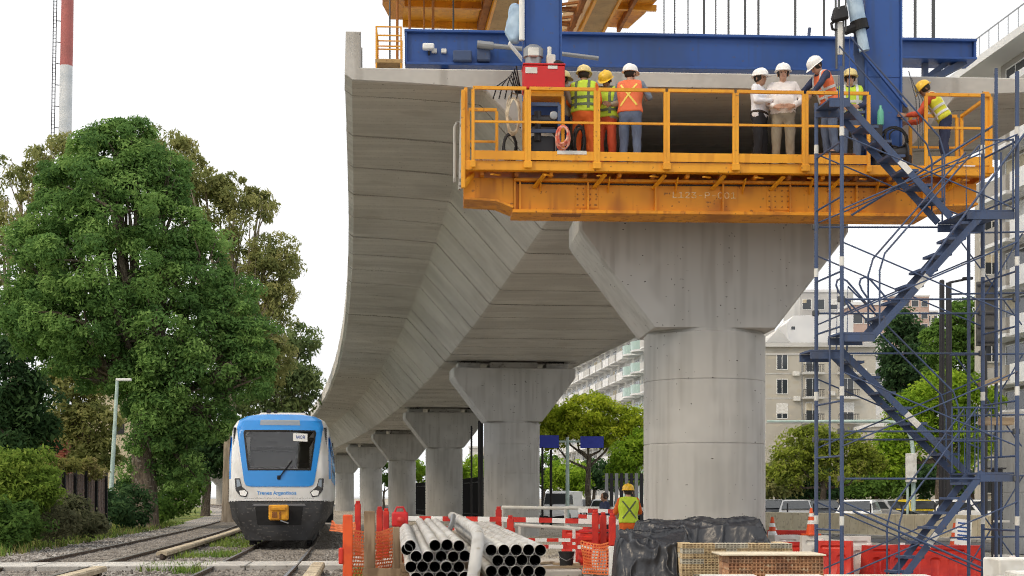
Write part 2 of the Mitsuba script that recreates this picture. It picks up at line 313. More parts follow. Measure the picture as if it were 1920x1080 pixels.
def segment(Y0, Y1, steps=3):
    n = len(OUT); e = .04; P3 = lambda Y, P: np.c_[along(np.full(len(P), Y), P[:, 0]), P[:, 1]]
    P3 = lambda Y, P, jz=RNG.normal(0, .007), jx=RNG.normal(0, .006): np.c_[along(np.full(len(P), Y), P[:, 0] + jx), P[:, 1] + jz]
    o = [P3(Y0, OUTN), P3(Y0 + e, OUT)] + [P3(Y0 + e + (Y1-Y0-2*e)*i/steps, OUT) for i in range(1, steps)] + [P3(Y1 - e, OUT), P3(Y1, OUTN)]
    inn = [P3(Y0 + (Y1-Y0)*i/steps, INN) for i in range(steps, -1, -1)]
    a, b = P3(Y0, EV), P3(Y1, EV)
    def face(v, sgn):
        f = EF; nrm = np.cross(v[f[0, 1]] - v[f[0, 0]], v[f[0, 2]] - v[f[0, 0]]); return v, (f if nrm[1] * sgn > 0 else f[:, ::-1])
    return J(loft(o, False), loft(inn, False), face(a, -1), face(b, 1))
PIERS = [28.2, 61.0, 92.0, 123.0, 153.0, 183.0, 213.0, 243.0, 273.0, 303.0, 333.0, 363.0, 393.0]
mat('joint_grout', speck((.36, .345, .315), (.17, .16, .14), 1.1, lo=.4, hi=.7), .9); mat('joint_seal', speck((.15, .135, .115), (.09, .08, .07), 3.), .9)
JO = np.array(Polygon(OUT).buffer(.004, join_style=2).exterior.coords)[:-1]; JI = np.array([JO[i] + (np.array([0, 8.3]) - JO[i]) / np.linalg.norm(np.array([0, 8.3]) - JO[i]) * .03 for i in range(len(JO))])
vd = thing('viaduct_deck', 'long curving concrete viaduct deck carried on a row of piers', 'viaduct')
edges = [26.8, 27.9]
for a, b in zip(PIERS[:-1], PIERS[1:]):
    m = max(1, round((b - max(a, 27.9)) / 3.05)); edges += list(np.linspace(max(a, 27.9), b, m + 1)[1:])
for a, b in zip(edges[:-1], edges[1:]):
    gb = .05 if any(abs(b - p) < .01 for p in PIERS) else .015; ga = .05 if any(abs(a - p) < .01 for p in PIERS) else .015
    k_ = put(vd, 'segment', segment(a + ga, b - gb, 3 if b < 70 else 2), 'deck_concrete', 12)
    ex_ = any(abs(b - p) < .01 for p in PIERS); jw = .09 if ex_ else .019
    if b < 240: put(k_, 'joint_seal', loft([np.c_[along(np.full(len(JP), Y), JP[:, 0]), JP[:, 1]] for Y, JP in ((b - jw, JO), (b + jw, JO), (b + jw, JI), (b - jw, JI), (b - jw, JO))], False), 'joint_seal' if ex_ else 'joint_grout', False)
# ---------------------------------------------------------------- piers
def pier(Y, i):
    p = along(Y, 0); d = along(Y, 1) - p; rz = math.atan2(d[1], d[0]) if i else .055
    lab = ['nearest concrete pier with its round column beside the blue scaffold', 'second concrete pier along the viaduct with flared head', 'third concrete pier along the viaduct, behind the second'][i] if i < 3 else \
          ('fourth concrete pier along the viaduct in dim light' if i == 3 else 'fifth concrete pier along the viaduct, right of the train' if i == 4 else NTH[i - 5] + ' of the far viaduct piers beyond the fifth, counted away from the camera')
    t = thing('viaduct_pier', lab, 'pier', None if i < 5 else 'far piers of the curving viaduct')
    M = lambda m: mv(m, (p[0], p[1], 0), rz)
    R = 1.14; seg = 96 if i < 3 else 40
    prof = [(R, -.5)]
    for z in (2.55, 3.72): prof += [(R, z-.012), (R-.014, z-.004), (R-.014, z+.004), (R, z+.012)]
    prof += [(R, 4.58), (R-.05, 4.60), (R-.05, 4.66)]
    v, f = lathe(prof, seg); a = np.arctan2(v[:, 1], v[:, 0]); g = np.abs(a + 1.42) < .02
    v[g, :2] *= .990
    put(t, 'column', M((v, f)), 'column_concrete', 28)
    P = []
    for y, ins in ((-1.06, .05), (-1.0, 0), (1.0, 0), (1.06, .05)):
        for s in (-1, 1):
            P += [(s*(1.12-ins*.6), y, 4.64+ins*.3), (s*(2.4-ins), y, 6.3+ins*.2), (s*(2.47-ins), y, 6.42), (s*(2.47-ins), y, 6.78-ins*.4)]
    put(t, 'capital', M(hull(P)), 'column_concrete', False)
    for x0, x1 in ((-2.25, -1.35), (1.35, 2.25)):
        put(t, 'bearing', M(cbox(x0, -.55, 6.78, x1, .55, 7.02, .02)), 'column_concrete', False)
        put(t, 'bearing_pad', M(B(x0+.15, -.4, 7.02, x1-.15, .4, 7.1)), 'dark_rubber', False)
    put(t, 'shear_block', M(cbox(-.95, -.8, 6.77, .95, .8, 7.03, .02)), 'pale_concrete', False)
for i, Y in enumerate(PIERS): pier(Y, i)
# ---------------------------------------------------------------- work platform hung at the end of the deck (u right, v back, w up)
PO, PA = (3.70, 25.3), .055
def PF(m, dv=0.0): return mv(m, (PO[0] - dv*math.sin(PA), PO[1] + dv*math.cos(PA), 0), PA)
def PP(u, v, w): c, s = math.cos(PA), math.sin(PA); return np.array([PO[0] + u*c - v*s, PO[1] + u*s + v*c, w])
wp = thing('work_platform', 'long orange work platform with guard rails hung in front of the deck end', 'work platform')
put(wp, 'floor', PF(B(-4.42, .08, 7.14, 4.42, 1.42, 7.2)), 'yellow_paint', False)
put(wp, 'edge_beam', PF(J(cbox(-4.5, 0, 7.06, 4.5, .07, 7.225, .008), B(-4.5, .07, 7.06, 4.5, .13, 7.075))), 'yellow_paint', False)
put(wp, 'edge_beam', PF(cbox(-4.5, 1.36, 7.06, 4.5, 1.43, 7.2, .008)), 'yellow_paint', False)
for s in (-1, 1): put(wp, 'edge_beam', PF(cbox(s*4.46-.035, .075, 7.06, s*4.46+.035, 1.35, 7.22, .008)), 'yellow_paint', False)
mb = [B(-3.62, .42, 6.47, 3.45, .46, 6.95), B(-3.62, .90, 6.47, 3.45, .94, 6.95)]
gm = put(wp, 'main_beam', PF(J(mb)), 'orange_paint', False)
put(gm, 'bottom_flange', PF(cbox(-3.68, .30, 6.41, 3.5, 1.06, 6.467, .006)), 'orange_paint', False)
put(gm, 'top_flange', PF(cbox(-3.66, .30, 6.952, 3.48, 1.06, 7.0, .006)), 'orange_paint', False)
for u in np.arange(-3.55, 3.5, 1.165):
    put(gm, 'stiffener', PF(J(B(u-.014, .33, 6.468, u+.014, .42, 6.95))), 'orange_paint', False)
put(gm, 'end_plate', PF(B(-3.66, .34, 6.468, -3.622, 1.02, 6.95)), 'orange_paint', False)
put(gm, 'end_plate', PF(B(3.452, .34, 6.468, 3.49, 1.02, 6.95)), 'orange_paint', False)
for s in (-1, 1):
    e0, e1 = (-4.5, -3.67) if s < 0 else (3.5, 4.38)
    poly = [(e0, 6.66), (-3.95, 6.63), (e1, 6.52), (e1, 7.0), (e0, 7.0)] if s < 0 else [(e0, 6.52), (3.8, 6.63), (e1, 6.66), (e1, 7.0), (e0, 7.0)]
    for q in (.36, .96): put(wp, 'outrigger', PF(xz(extr(poly, q, q + .04))), 'orange_paint', False)
    for q in (0, 1): put(wp, 'outrigger_flange', PF(bar((poly[q][0], .68, poly[q][1]-.02), (poly[q+1][0], .68, poly[q+1][1]-.02), .8 - .004*q, .035)), 'orange_paint', False)
for u in np.arange(-4.2, 4.4, .583):
    k = round((u + 4.2) / .583)
    put(wp, 'cross_bearer', PF(B(u-.03, .14, 7.005, u+.03, 1.35, 7.058)), 'rust_paint' if k % 2 else 'orange_paint', False)
for u in np.arange(-3.3, 4.2, 1.02): put(wp, 'strut', PF(bar((u+.16, .1, 7.03), (u, .38, 6.86), .07, .03)), 'yellow_paint', False)
for u in np.arange(-4.0, 4.3, .9): put(wp, 'joint_plate', PF(bar((u-.05, .05, 7.0), (u+.1, .25, 7.03), .05, .02)), 'rail_paint', False)
for u in (-2.4, .92, 2.25):
    sp = put(gm, 'splice_plate', PF(cbox(u-.2, .405, 6.52, u+.2, .4185, 6.9, .004)), 'orange_paint', False)
    put(sp, 'bolt', PF(J(*[mv(mv(lathe([(.014, 0), (.014, .012), (.008, .016)], 6), rx=math.pi/2), (u + a, .405, z)) for a in (-.16, -.06, .06, .16) for z in (6.57, 6.67, 6.75, 6.85)])), 'rust_paint', False, kind='stuff')
for u in np.arange(-3.2, 3.4, 1.165): put(gm, 'gusset', PF(yz(extr([(.12, 7.0), (.42, 7.0), (.42, 6.78)], u - .008, u + .008))), 'yellow_paint', False)
put(gm, 'lifting_slot', PF(J(B(-3.0, .31, 6.395, -2.5, .6, 6.409))), 'rust_paint', False); put(gm, 'cable_duct', PF(tube([(-3.6, .40, 6.93), (-1.0, .40, 6.925), (1.0, .4, 6.935), (3.4, .40, 6.93)], .012, 6)), 'dark_steel')
# guard rail panels
def rail_panel(a, b, fa=None, fb=None):
    p0, p1 = np.array(a, float), np.array(b, float); d = unit(p1 - p0); t = .052
    k = put(wp, 'guard_rail', J(bar(p0 + (0, 0, 8.43), p1 + (0, 0, 8.43), t, t), bar(p0 + d*t*.51 + (0, 0, 7.865), p1 - d*t*.51 + (0, 0, 7.865), .036, .036),
        bar(p0 + (0, 0, 7.1), p0 + (0, 0, 8.403), t, t, d), bar(p1 + (0, 0, 7.1), p1 + (0, 0, 8.403), t, t, d)), 'rail_paint', False)
    put(k, 'toe_board', bar(p0 + d*t*.52 + (0, 0, 7.305), p1 - d*t*.52 + (0, 0, 7.305), .014, .15), 'yellow_paint', False)
    for q in (p0, p1): put(k, 'foot_clamp', mv(cbox(-.045, -.05, 7.09, .045, -.028, 7.2, .006), (q[0], q[1], 0), PA), 'yellow_paint', False)
for a, b in ((887, 986), (992, 1115), (1121, 1246), (1252, 1376), (1382, 1508), (1514, 1632), (1742, 1866)):
    rail_panel(PP((a - 1370) / 110.7, -.03, 0), PP((b - 1370) / 110.7, -.03, 0))
rail_panel(PP(-4.48, .05, 0), PP(-4.48, 1.36, 0)); rail_panel(PP(4.48, .05, 0), PP(4.48, 1.36, 0))
rail_panel(PP(-4.4, 1.38, 0), PP(-3.9, 1.38, 0))
rail_panel(PP(3.55, 1.38, 0), PP(4.4, 1.38, 0))
put(wp, 'end_post', PF(cbox(4.36, -.02, 7.1, 4.47, .06, 8.5, .01)), 'rail_paint', False)
put(wp, 'end_post', PF(cbox(-4.56, -.02, 6.75, -4.49, .06, 8.4, .01)), 'rail_paint', False)
put(wp, 'end_strut', PF(bar((-4.52, .02, 6.78), (-4.35, .3, 7.06), .06, .06)), 'rail_paint', False)
lt = meshkit.text_mesh('L123-P-001', .105, .003)
mat('stencil_paint', speck((.78, .58, .33), (.66, .42, .16), 30., lo=.35, hi=.65), .7)
v, f = TM(lt); v = np.c_[v[:, 0] * 1.22, -v[:, 2], v[:, 1]]; put(gm, 'lettering', PF(mv((v, f), (-.93, .4195, 6.71))), 'stencil_paint', False, 'stencilled lettering L123-P-001 on the beam')
put(wp, 'name_plate', PF(B(-2.95, -.048, 7.33, -2.45, -.04, 7.39)), 'off_white', False, 'small pale plate fixed on the toe board')
# pale sheet and hose hanging at the left end
def cloth(u, v): return np.c_[-4.53 - .04*np.sin(u*9) - .03*v, .2 + .25*u + .06*np.sin(v*7), 8.35 - 1.5*v - .12*u*np.cos(v*5)]
single('plastic_sheet', PF(J(grid(10, 16, cloth), grid(10, 16, lambda u, v: cloth(u, v)[:, :] + (.012, 0, 0)))), 'pale_concrete', 'pale plastic sheet hanging over the left end of the orange platform', 'plastic sheet', smooth=True)
single('grey_pipe', PF(tube([(-4.66, .5, 6.95), (-4.66, .5, 7.6), (-4.66, .52, 7.9), (-4.62, .55, 7.98), (-4.52, .55, 8.0)], .028)), 'pale_concrete', 'pale bent pipe standing at the left end of the platform', 'pipe')
# blue suspension posts
def post(u, lab, z1=7.2):
    t = thing('suspension_post', lab, 'steel post')
    put(t, 'web', PF(cbox(u-.30, .62, z1, u+.30, 1.02, 14.2, .01)), 'blue_paint', False)
    for s in (-1, 1): put(t, 'flange', PF(cbox(u+s*.315-.014, .58, z1, u+s*.315+.014, 1.06, 14.2, .004)), 'blue_paint', False)
    put(t, 'base_plate', PF(cbox(u-.4, .5, 7.2, u+.4, 1.12, 7.235, .006)), 'blue_paint', False)
    for z in (8.9, 10.6): put(t, 'splice_plate', PF(cbox(u-.29, .608, z, u+.29, .619, z+.16, .003)), 'blue_paint', False)
    return t
post(-3.14, 'left blue suspension post rising behind the red pump tank', 8.0)
rp = post(2.82, 'right blue suspension post rising between the workers')
put(rp, 'diagonal_tie', PF(bar((2.35, .5, 9.35), (3.2, .5, 8.35), .06, .03)), 'blue_paint', False)
put(rp, 'side_plate', PF(xz(extr([(2.38, 7.6), (2.52, 7.6), (2.52, 10.0), (2.32, 10.3), (2.3, 9.3), (2.38, 9.0)], .62, .66))), 'scaffold_blue', False)
# blue transverse beam on the deck
BO = (3.42, 28.55)
def BFm(m): return mv(m, (BO[0], BO[1], 0), PA)
bb = thing('transverse_beam', 'long blue transverse steel beam lying across the deck top', 'steel beam')
put(bb, 'web', BFm(J(B(-5.42, -.22, 9.72, 3.5, -.19, 10.28), B(-5.42, .19, 9.72, 3.5, .22, 10.28))), 'blue_paint', False)
put(bb, 'web', BFm(J(B(3.502, -.22, 9.98, 5.4, -.19, 10.28), B(3.502, .19, 9.98, 5.4, .22, 10.28))), 'blue_paint', False)
put(bb, 'top_flange', BFm(cbox(-5.46, -.32, 10.282, 5.46, .32, 10.33, .006)), 'blue_paint', False)
put(bb, 'bottom_flange', BFm(cbox(-5.44, -.32, 9.67, 3.5, .32, 9.718, .006)), 'blue_paint', False)
put(bb, 'bottom_flange', BFm(cbox(3.502, -.32, 9.935, 5.46, .32, 9.978, .006)), 'blue_paint', False)
for u in (-5.43, 5.43): put(bb, 'end_plate', BFm(B(u-.02, -.30, 9.72 if u < 0 else 9.98, u+.02, .30, 10.28)), 'blue_paint', False)
put(bb, 'end_bracket', BFm(J(bar((5.3, 0, 9.95), (4.55, 0, 9.55), .3, .12), bar((4.95, 0, 9.93), (4.3, 0, 9.45), .16, .1), bar((4.55, 0, 9.5), (4.55, 0, 9.93), .12, .1))), 'scaffold_blue', False)
for u in (-4.7, 4.0, 3.6):
    j = put(bb, 'jack', BFm(lathe([(.1, 9.2), (.1, 9.5), (.075, 9.5), (.075, 9.66 if u < 3.9 else 9.93)], 16, (u, 0, 0))), 'scaffold_blue', 30)
    put(j, 'jack_foot', BFm(cbox(u-.2, -.2, 9.202, u+.2, .2, 9.25, .01)), 'blue_paint', False)
for u in (-4.9, -4.72): put(bb, 'lug', BFm(cbox(u-.05, -.3, 9.9, u+.05, -.222, 9.98, .01)), 'off_white', False)
put(bb, 'valve_block', BFm(J(cbox(-4.55, -.42, 9.72, -4.2, -.222, 9.92, .02), cbox(-4.1, -.4, 9.74, -3.85, -.222, 9.99, .02))), 'scaffold_blue', False)
put(bb, 'antenna_bracket', BFm(J(cbox(2.1, -.1, 10.33, 2.5, .1, 10.4, .01), tube([(2.28, 0, 10.4), (2.3, 0, 10.58)], .03))), 'scaffold_blue', False)
single('slanting_cylinder', BFm(J(tube([(-4.05, -.42, 10.02), (-3.5, -.46, 9.97), (-2.5, -.6, 9.82), (-1.85, -.7, 9.72)], [.05, .045, .04, .04], 10), tube([(-4.1, -.42, 10.03), (-3.8, -.43, 10.0)], .075, 12))), 'grey_steel', 'grey slanting hydraulic cylinder in front of the blue beam at left', 'hydraulic cylinder')
fl = thing('floodlight', 'small white floodlight clamped on the left end of the blue beam', 'floodlight')
put(fl, 'housing', BFm(rbox(-5.12, -.42, 9.93, -4.9, -.28, 10.05, .03)), 'white_paint'); put(fl, 'bracket', BFm(bar((-5.0, -.28, 9.95), (-5.0, -.222, 9.88), .04, .04)), 'dark_steel')
# access cage at the left end of the beam
cg = thing('access_cage', 'narrow yellow access cage with thin rails left of the blue beam', 'guard cage')
put(cg, 'base', BFm(cbox(-6.0, -.4, 9.66, -5.5, .5, 9.74, .01)), 'tan_paint', False)
for u in (-5.98, -5.52):
    for vv in (-.38, .48): put(cg, 'post', BFm(bar((u, vv, 9.2), (u, vv, 10.35), .03, .03)), 'rail_paint', False)
for z in (9.98, 10.18, 10.34): put(cg, 'rail', BFm(J(bar((-5.98, -.38, z), (-5.52, -.38, z), .022, .022), bar((-5.98, .48, z), (-5.52, .48, z), .022, .022), bar((-5.98, -.36, z), (-5.98, .46, z), .022, .022))), 'rail_paint', False)
# ---------------------------------------------------------------- yellow launching gantry overhead
lg = thing('launching_gantry', 'big yellow steel launching gantry overhead above the blue beam', 'gantry')
def gy(o, Y, z): q = along(Y, o); return np.array([q[0], q[1], z])
def slab(o0, o1, Y0, Y1, z0, z1):
    P = [gy(o, Y, z) for o in (o0, o1) for Y in (Y0, Y1) for z in (z0, z1)]; return hull(P)
for o in (-3.32, -1.2):
    g = put(lg, 'girder', slab(o-.23, o+.23, 30.2, 44, 12.2, 13.6), 'tan_paint', False)
    put(g, 'edge_flange', slab(o-.29, o-.232, 30.2, 44, 12.16, 12.3), 'rail_paint', False)
    put(g, 'edge_flange', slab(o+.232, o+.29, 30.2, 44, 12.16, 12.3), 'yellow_paint', False)
put(lg, 'side_panel', slab(-5.5, -3.8, 31, 34.6, 12.45, 12.6), 'yellow_paint', False)
put(lg, 'side_panel', hull([gy(-5.98, 31, 12.45), gy(-5.98, 33.6, 12.45), gy(-5.78, 34.6, 12.45), gy(-5.502, 34.6, 12.45), gy(-5.502, 31, 12.45)] + [gy(-5.98, 31, 12.6), gy(-5.98, 33.6, 12.6), gy(-5.78, 34.6, 12.6), gy(-5.502, 34.6, 12.6), gy(-5.502, 31, 12.6)]), 'orange_paint', False)
put(lg, 'side_panel', hull([gy(o, Y, z) for z in (12.45, 12.6) for o, Y in ((-.88, 30.5), (-.88, 34.6), (-.28, 34.7), (-.1, 33.6), (.05, 32.2), (.2, 30.5))]), 'orange_paint', False)
put(lg, 'rib', slab(-.58, -.5, 30.5, 34.5, 12.3, 12.449), 'rust_paint', False)
put(lg, 'rib', slab(-.86, .05, 33.0, 33.1, 12.33, 12.449), 'yellow_paint', False)
for Y in (32.0, 33.2): put(lg, 'rib', slab(-5.5, -3.82, Y, Y + .1, 12.3, 12.449), 'orange_paint', False)
put(lg, 'edge_plate', slab(-3.79, -3.63, 30.5, 36, 12.3, 13.2), 'rust_paint', False)
put(lg, 'edge_plate', slab(-5.5, -3.8, 34.61, 34.68, 12.3, 13.4), 'yellow_paint', False)
for i, o in enumerate((-2.95, -2.7, -1.62)):
    put(lg, 'inner_chord', slab(o-.05, o+.05, 30.5, 37, 12.35, 12.5), 'rust_paint', False)
for i, Y in enumerate(np.arange(30.8, 37, .5)):
    put(lg, 'lacing_bar', bar(gy(-2.95, Y, 12.5), gy(-1.5, Y + (.5 if i % 2 else -.3), 12.5), .09, .05), 'rust_paint', False)
    put(lg, 'lacing_bar', bar(gy(-1.62, Y, 12.56), gy(-2.9, Y + .75, 12.56), .06, .05), 'rust_paint' if i % 3 else 'tan_paint', False)
for i, px in enumerate((731, 745, 768, 795, 812, 850)):
    p = at(px, 40, 31.5); single('tie_rod', tube([(p[0], p[1], 9.9 if px < 745 else 10.3), (p[0], p[1], 12.46)], .028 if i in (1, 2, 4) else .018), 'rust_paint' if i in (1, 2, 3, 4) else 'cable_steel', NTH[i] + ' thin vertical rod from the left in front of the yellow gantry panel', 'steel rod', 'rods in front of the gantry panel')
for i, (px, r) in enumerate(((1245, .012), (1265, .012), (1290, .012), (1320, .02), (1342, .012), (1366, .02), (1397, .02), (1422, .022), (1491, .022), (1545, .02), (1567, .02), (1716, .028), (1750, .034))):
    p = at(px, 40, 28.6); single('hanger_rod', tube([(p[0], p[1], 10.335), (p[0], p[1], 14.6)], r), 'cable_steel', NTH[i] + ' thin hanger rod from the left rising above the blue beam', 'steel rod', 'hanger rods above the blue beam')
# hoist and ram by the right post
ho = thing('chain_hoist', 'black hook block on pale chains hanging above the sunglasses worker', 'hoist')
b = PP(1.98, .35, 0)
put(ho, 'hook_block', mv(rounded([(-.1, -.05, 0), (.09, -.05, .05), (-.06, .05, .2), (.09, .05, .24), (-.1, .05, .05)], .05), (b[0], b[1], 9.78)), 'black')
put(ho, 'hook', mv(tube([(-.03, 0, .02), (-.1, 0, -.05), (-.08, 0, -.14), (0, 0, -.16)], .025), (b[0]-.05, b[1], 9.78)), 'black')
for dx, r in ((-.06, .02), (.06, .02)): put(ho, 'chain', tube([(b[0]+dx, b[1], 8.95), (b[0]+dx, b[1], 9.8)], r), 'cable_steel')
put(ho, 'sling', mv(cbox(-.05, -.01, 9.2, .05, .01, 9.76, .004), (b[0], b[1], 0)), 'off_white')
put(ho, 'rope', tube([(b[0]-.02, b[1], 9.98), (b[0]-.02, b[1], 14)], .02), 'cable_steel'); put(ho, 'rope', tube([(b[0]+.1, b[1], 9.6), (b[0]+.1, b[1], 14)], .014), 'cable_steel')
hr = thing('hydraulic_ram', 'slanting pale grey hydraulic ram with black end beside right blue post', 'hydraulic ram')
put(hr, 'cylinder', PF(tube([(2.08, .45, 11.2), (2.33, .45, 9.8)], .135, 18)), 'pale_blue')
put(hr, 'end_cap', PF(J(tube([(2.33, .45, 9.82), (2.37, .45, 9.66)], .15, 16), tube([(2.08, .4, 9.62), (2.36, .42, 9.74)], .07, 10))), 'black')
put(hr, 'rod', PF(tube([(2.36, .45, 9.7), (2.44, .45, 9.3)], .09, 12)), 'pale_blue')
# ---------------------------------------------------------------- pump, coils and gear on the platform
hp = thing('hydraulic_pump', 'red hydraulic pump tank with grey motor on a dark blue frame', 'pump')
U = -3.16
put(hp, 'tank', PF(rbox(U-.35, .02, 8.44, U+.35, .48, 8.84, .02)), 'red_paint')
put(hp, 'tank_lid', PF(rbox(U-.36, .01, 8.845, U+.36, .49, 8.875, .01)), 'red_paint')
mt = put(hp, 'motor', PF(lathe([(.0, 8.88), (.14, 8.88), (.14, 9.02), (.17, 9.03), (.17, 9.17), (.14, 9.2), (.08, 9.24)], 20, (U-.17, .25, 0))), 'grey_steel')
put(mt, 'terminal_box', PF(rbox(U-.27, .02, 9.0, U-.09, .1, 9.14, .015)), 'off_white')
put(hp, 'valve_block', PF(J(rbox(U+.05, .12, 8.88, U+.2, .36, 9.06, .02), tube([(U+.1, .2, 9.05), (U+.1, .2, 9.2)], .035))), 'off_white')
put(hp, 'filler_cap', PF(J(lathe([(.11, 8.88), (.11, 8.93), (.05, 8.97)], 14, (U+.24, .2, 0)))), 'black')
put(hp, 'label_plate', PF(B(U-.32, .008, 8.7, U-.12, .018, 8.8)), 'off_white', False); put(hp, 'label_plate', PF(B(U+.06, .008, 8.78, U+.22, .018, 8.83)), 'off_white', False)
put(hp, 'stand', PF(J(bar((U-.33, .25, 8.38), (U+.33, .25, 8.38), .4, .1), *[bar((U+a*.32, .08+b*.36, 7.2), (U+a*.32, .08+b*.36, 8.33), .05, .05) for a in (-1, 1) for b in (0, 1)])), 'rail_paint', False)
put(hp, 'pump_frame', PF(J(*[bar((U+a*.26, .1, 7.22), (U+a*.26, .1, 8.2), .05, .05) for a in (-1, 1)], bar((U-.26, .1, 8.2), (U+.26, .1, 8.2), .05, .06), bar((U-.26, .1, 7.75), (U+.26, .1, 7.75), .05, .06))), 'scaffold_blue', False)
put(hp, 'pump_body', PF(J(rbox(U-.22, .2, 7.25, U+.2, .5, 7.7, .04), tube([(U-.1, .18, 7.6), (U-.1, .18, 8.1)], .06), tube([(U-.2, .22, 7.95), (U+.22, .22, 7.95)], .1, 12))), 'dark_steel')
put(hp, 'gauge', PF(mv(lathe([(.07, 0), (.07, .04), (.05, .05)], 16), (U+.17, .14, 8.02), rx=math.pi/2)), 'grey_steel')
def coil(c, rx, rz, n, r, seed, jit=.05):
    g = np.random.default_rng(seed); t = np.linspace(0, 2*np.pi*n, n*14); ph = np.interp(t, np.linspace(0, t[-1], n*3), g.normal(0, 1, n*3))
    return tube(np.c_[c[0] + rx*np.cos(t)*(1 + jit*ph), c[1] + .05*ph, c[2] + rz*np.sin(t)*(1 + jit*ph)], r, 6)
mat('rope_cream', speck((.62, .55, .42), (.42, .35, .25), 12.), .8); mat('rope_red', speck((.6, .1, .06), (.68, .4, .3), 14.), .7)
single('rope_coil', PF(coil((-3.68, .1, 8.0), .11, .32, 6, .012, 3, .12)), 'rope_cream', 'cream rope coil hanging left of the red pump tank', 'rope coil')
single('rope_coil', PF(coil((-2.86, -.1, 7.62), .1, .17, 5, .016, 4, .2)), 'rope_red', 'red and white rope coil hanging below the red tank', 'rope coil')
single('hose_coil', PF(coil((-2.55, .18, 7.6), .09, .25, 6, .018, 5, .15)), 'black', 'black hose coil hanging by the man in orange trousers', 'hose coil')
single('hose_coil', PF(J(coil((-3.72, .3, 7.5), .1, .22, 4, .018, 6, .15))), 'black', 'black hose coil standing left of the pump behind the rail', 'hose coil')
single('cable_bunch', PF(J(*[tube([(-3.62+.02*i, .2, 8.4), (-3.75+.03*i, .12, 8.65+.05*i), (-3.95+.09*i, .1, 8.5+.02*i), (-4.02+.1*i, .1, 8.28)], .012, 5) for i in range(5)])), 'black', 'thin black cables arching left of the red pump tank', 'cables')
single('white_hose', BFm(tube([(-3.26, -1.6, 9.33), (-3.4, -1.65, 9.48), (-3.56, -1.68, 9.66), (-3.52, -1.66, 9.76), (-3.44, -1.6, 9.8)], .035, 8)), 'white_paint', 'white hose curving down to the red pump tank', 'hose')
def lump(P, r, n=3, amp=.03, seed=1, edge=.05):
    m = TM(m3.Manifold.batch_hull([m3.Manifold.sphere(r, 12).translate(list(map(float, p))) for p in P]).refine_to_length(edge))
    v, f = m; w = trimesh.Trimesh(v, f, process=True); v = np.array(w.vertices) + w.vertex_normals * (amp * (meshkit.fbm(np.array(w.vertices) * 7, 3, seed) - .5) * 2)[:, None]; return v, np.array(w.faces)
single('tool_bag', PF(lump([(-3.62, .6, 9.45), (-3.55, .65, 9.9), (-3.7, .7, 9.6), (-3.62, .7, 10.0)], .1)), 'pale_blue', 'pale blue sheet bundle hanging beside the left blue post', 'bundle', smooth=True)
single('service_pipe', PF(tube([(-3.51, .5, 9.4), (-3.51, .5, 14)], .05, 10)), 'white_paint', 'white vertical pipe along the left blue post', 'pipe')
wh = thing('winch', 'dark winch with cables at the foot of the right blue post', 'winch')
put(wh, 'drum', PF(J(mv(lathe([(.2, -.2), (.2, -.17), (.13, -.17), (.13, .17), (.2, .17), (.2, .2)], 20), (2.95, .4, 7.5), ry=math.pi/2), )), 'dark_steel')
put(wh, 'housing', PF(J(rbox(2.6, .35, 7.24, 3.25, .6, 7.5, .03), rbox(2.5, .3, 7.5, 2.72, .55, 8.0, .03))), 'dark_steel')
put(wh, 'cable', PF(J(coil((2.95, .36, 7.75), .2, .2, 5, .014, 9, .2))), 'black')
single('water_bottle', PF(lathe([(.0, 8.02), (.055, 8.02), (.06, 8.1), (.055, 8.25), (.022, 8.32), (.02, 8.36)], 12, (2.72, .45, 0))), mat('green_plastic', (.12, .42, .3), .3), 'green plastic bottle standing on the winch by the blue post', 'bottle')
single('hanging_chains', PF(J(*[tube([(3.2+.05*i, .4, 8.95-.12*i), (3.32+.06*i, .38, 8.45), (3.36+.03*i, .36, 7.6+.05*i)], .009, 5) for i in range(4)])), 'cable_steel', 'thin ropes and chains hanging right of the blue post', 'ropes')
# ---------------------------------------------------------------- scaffold stair tower
def SP(u, v, w): return np.array([5.08 + u - .125 * v, 23.0 + v, w])
st = thing('scaffold_stair_tower', 'blue scaffold stair tower in front of the nearest pier', 'scaffold')
W, D = 2.70, 1.2
def tb(a, b, r=.024, n=8): return tube([SP(*a), SP(*b)], r, n)
def pt(name, m, mt='scaffold_blue', **k): return put(st, name, m, mt, 30, **k)
for (u, v, top) in ((0, 0, 8.2), (0, D, 7.95), (W, 0, 8.12), (W, D, 8.1)):
    p = pt('post', tb((u, v, .04), (u, v, top), .031, 10))
    put(p, 'base_plate', mv(B(-.09, -.09, .004, .09, .09, .02), SP(u, v, 0)), 'dark_steel', False)
    for z in (1.2, 3.2, 5.2, 7.2):
        if z < top: put(p, 'coupling_sleeve', tb((u, v, z-.07), (u, v, z+.07), .036, 10), 'off_white')
for z in (.2, 1.05, 2.2, 3.05, 4.2, 5.05, 6.2, 7.05):
    for u in (0, W): pt('frame_rung', tb((u, .03, z), (u, D-.03, z), .016))
for u in (0, W):
    pt('frame_inner_tube', tb((u, .55, 2.2), (u, .55, 7.0), .017)); pt('frame_inner_tube', tb((u, .55, .2), (u, .55, 1.9), .017))
for z in (.35, 2.35, 4.35, 6.0):
    for v in (-.03, D+.03):
        pt('cross_brace', tb((0, v, z), (W, v, z+1.15), .012)); pt('cross_brace', tb((W, v+.035, z), (0, v+.035, z+1.15), .012))
for z, v in ((.32, 0), (1.85, 0), (2.5, D), (2.58, 0), (3.9, D), (4.55, D), (5.95, D), (4.62, 0)):
    pt('ledger', tb((0, v+.05, z), (W, v+.05, z), .015))
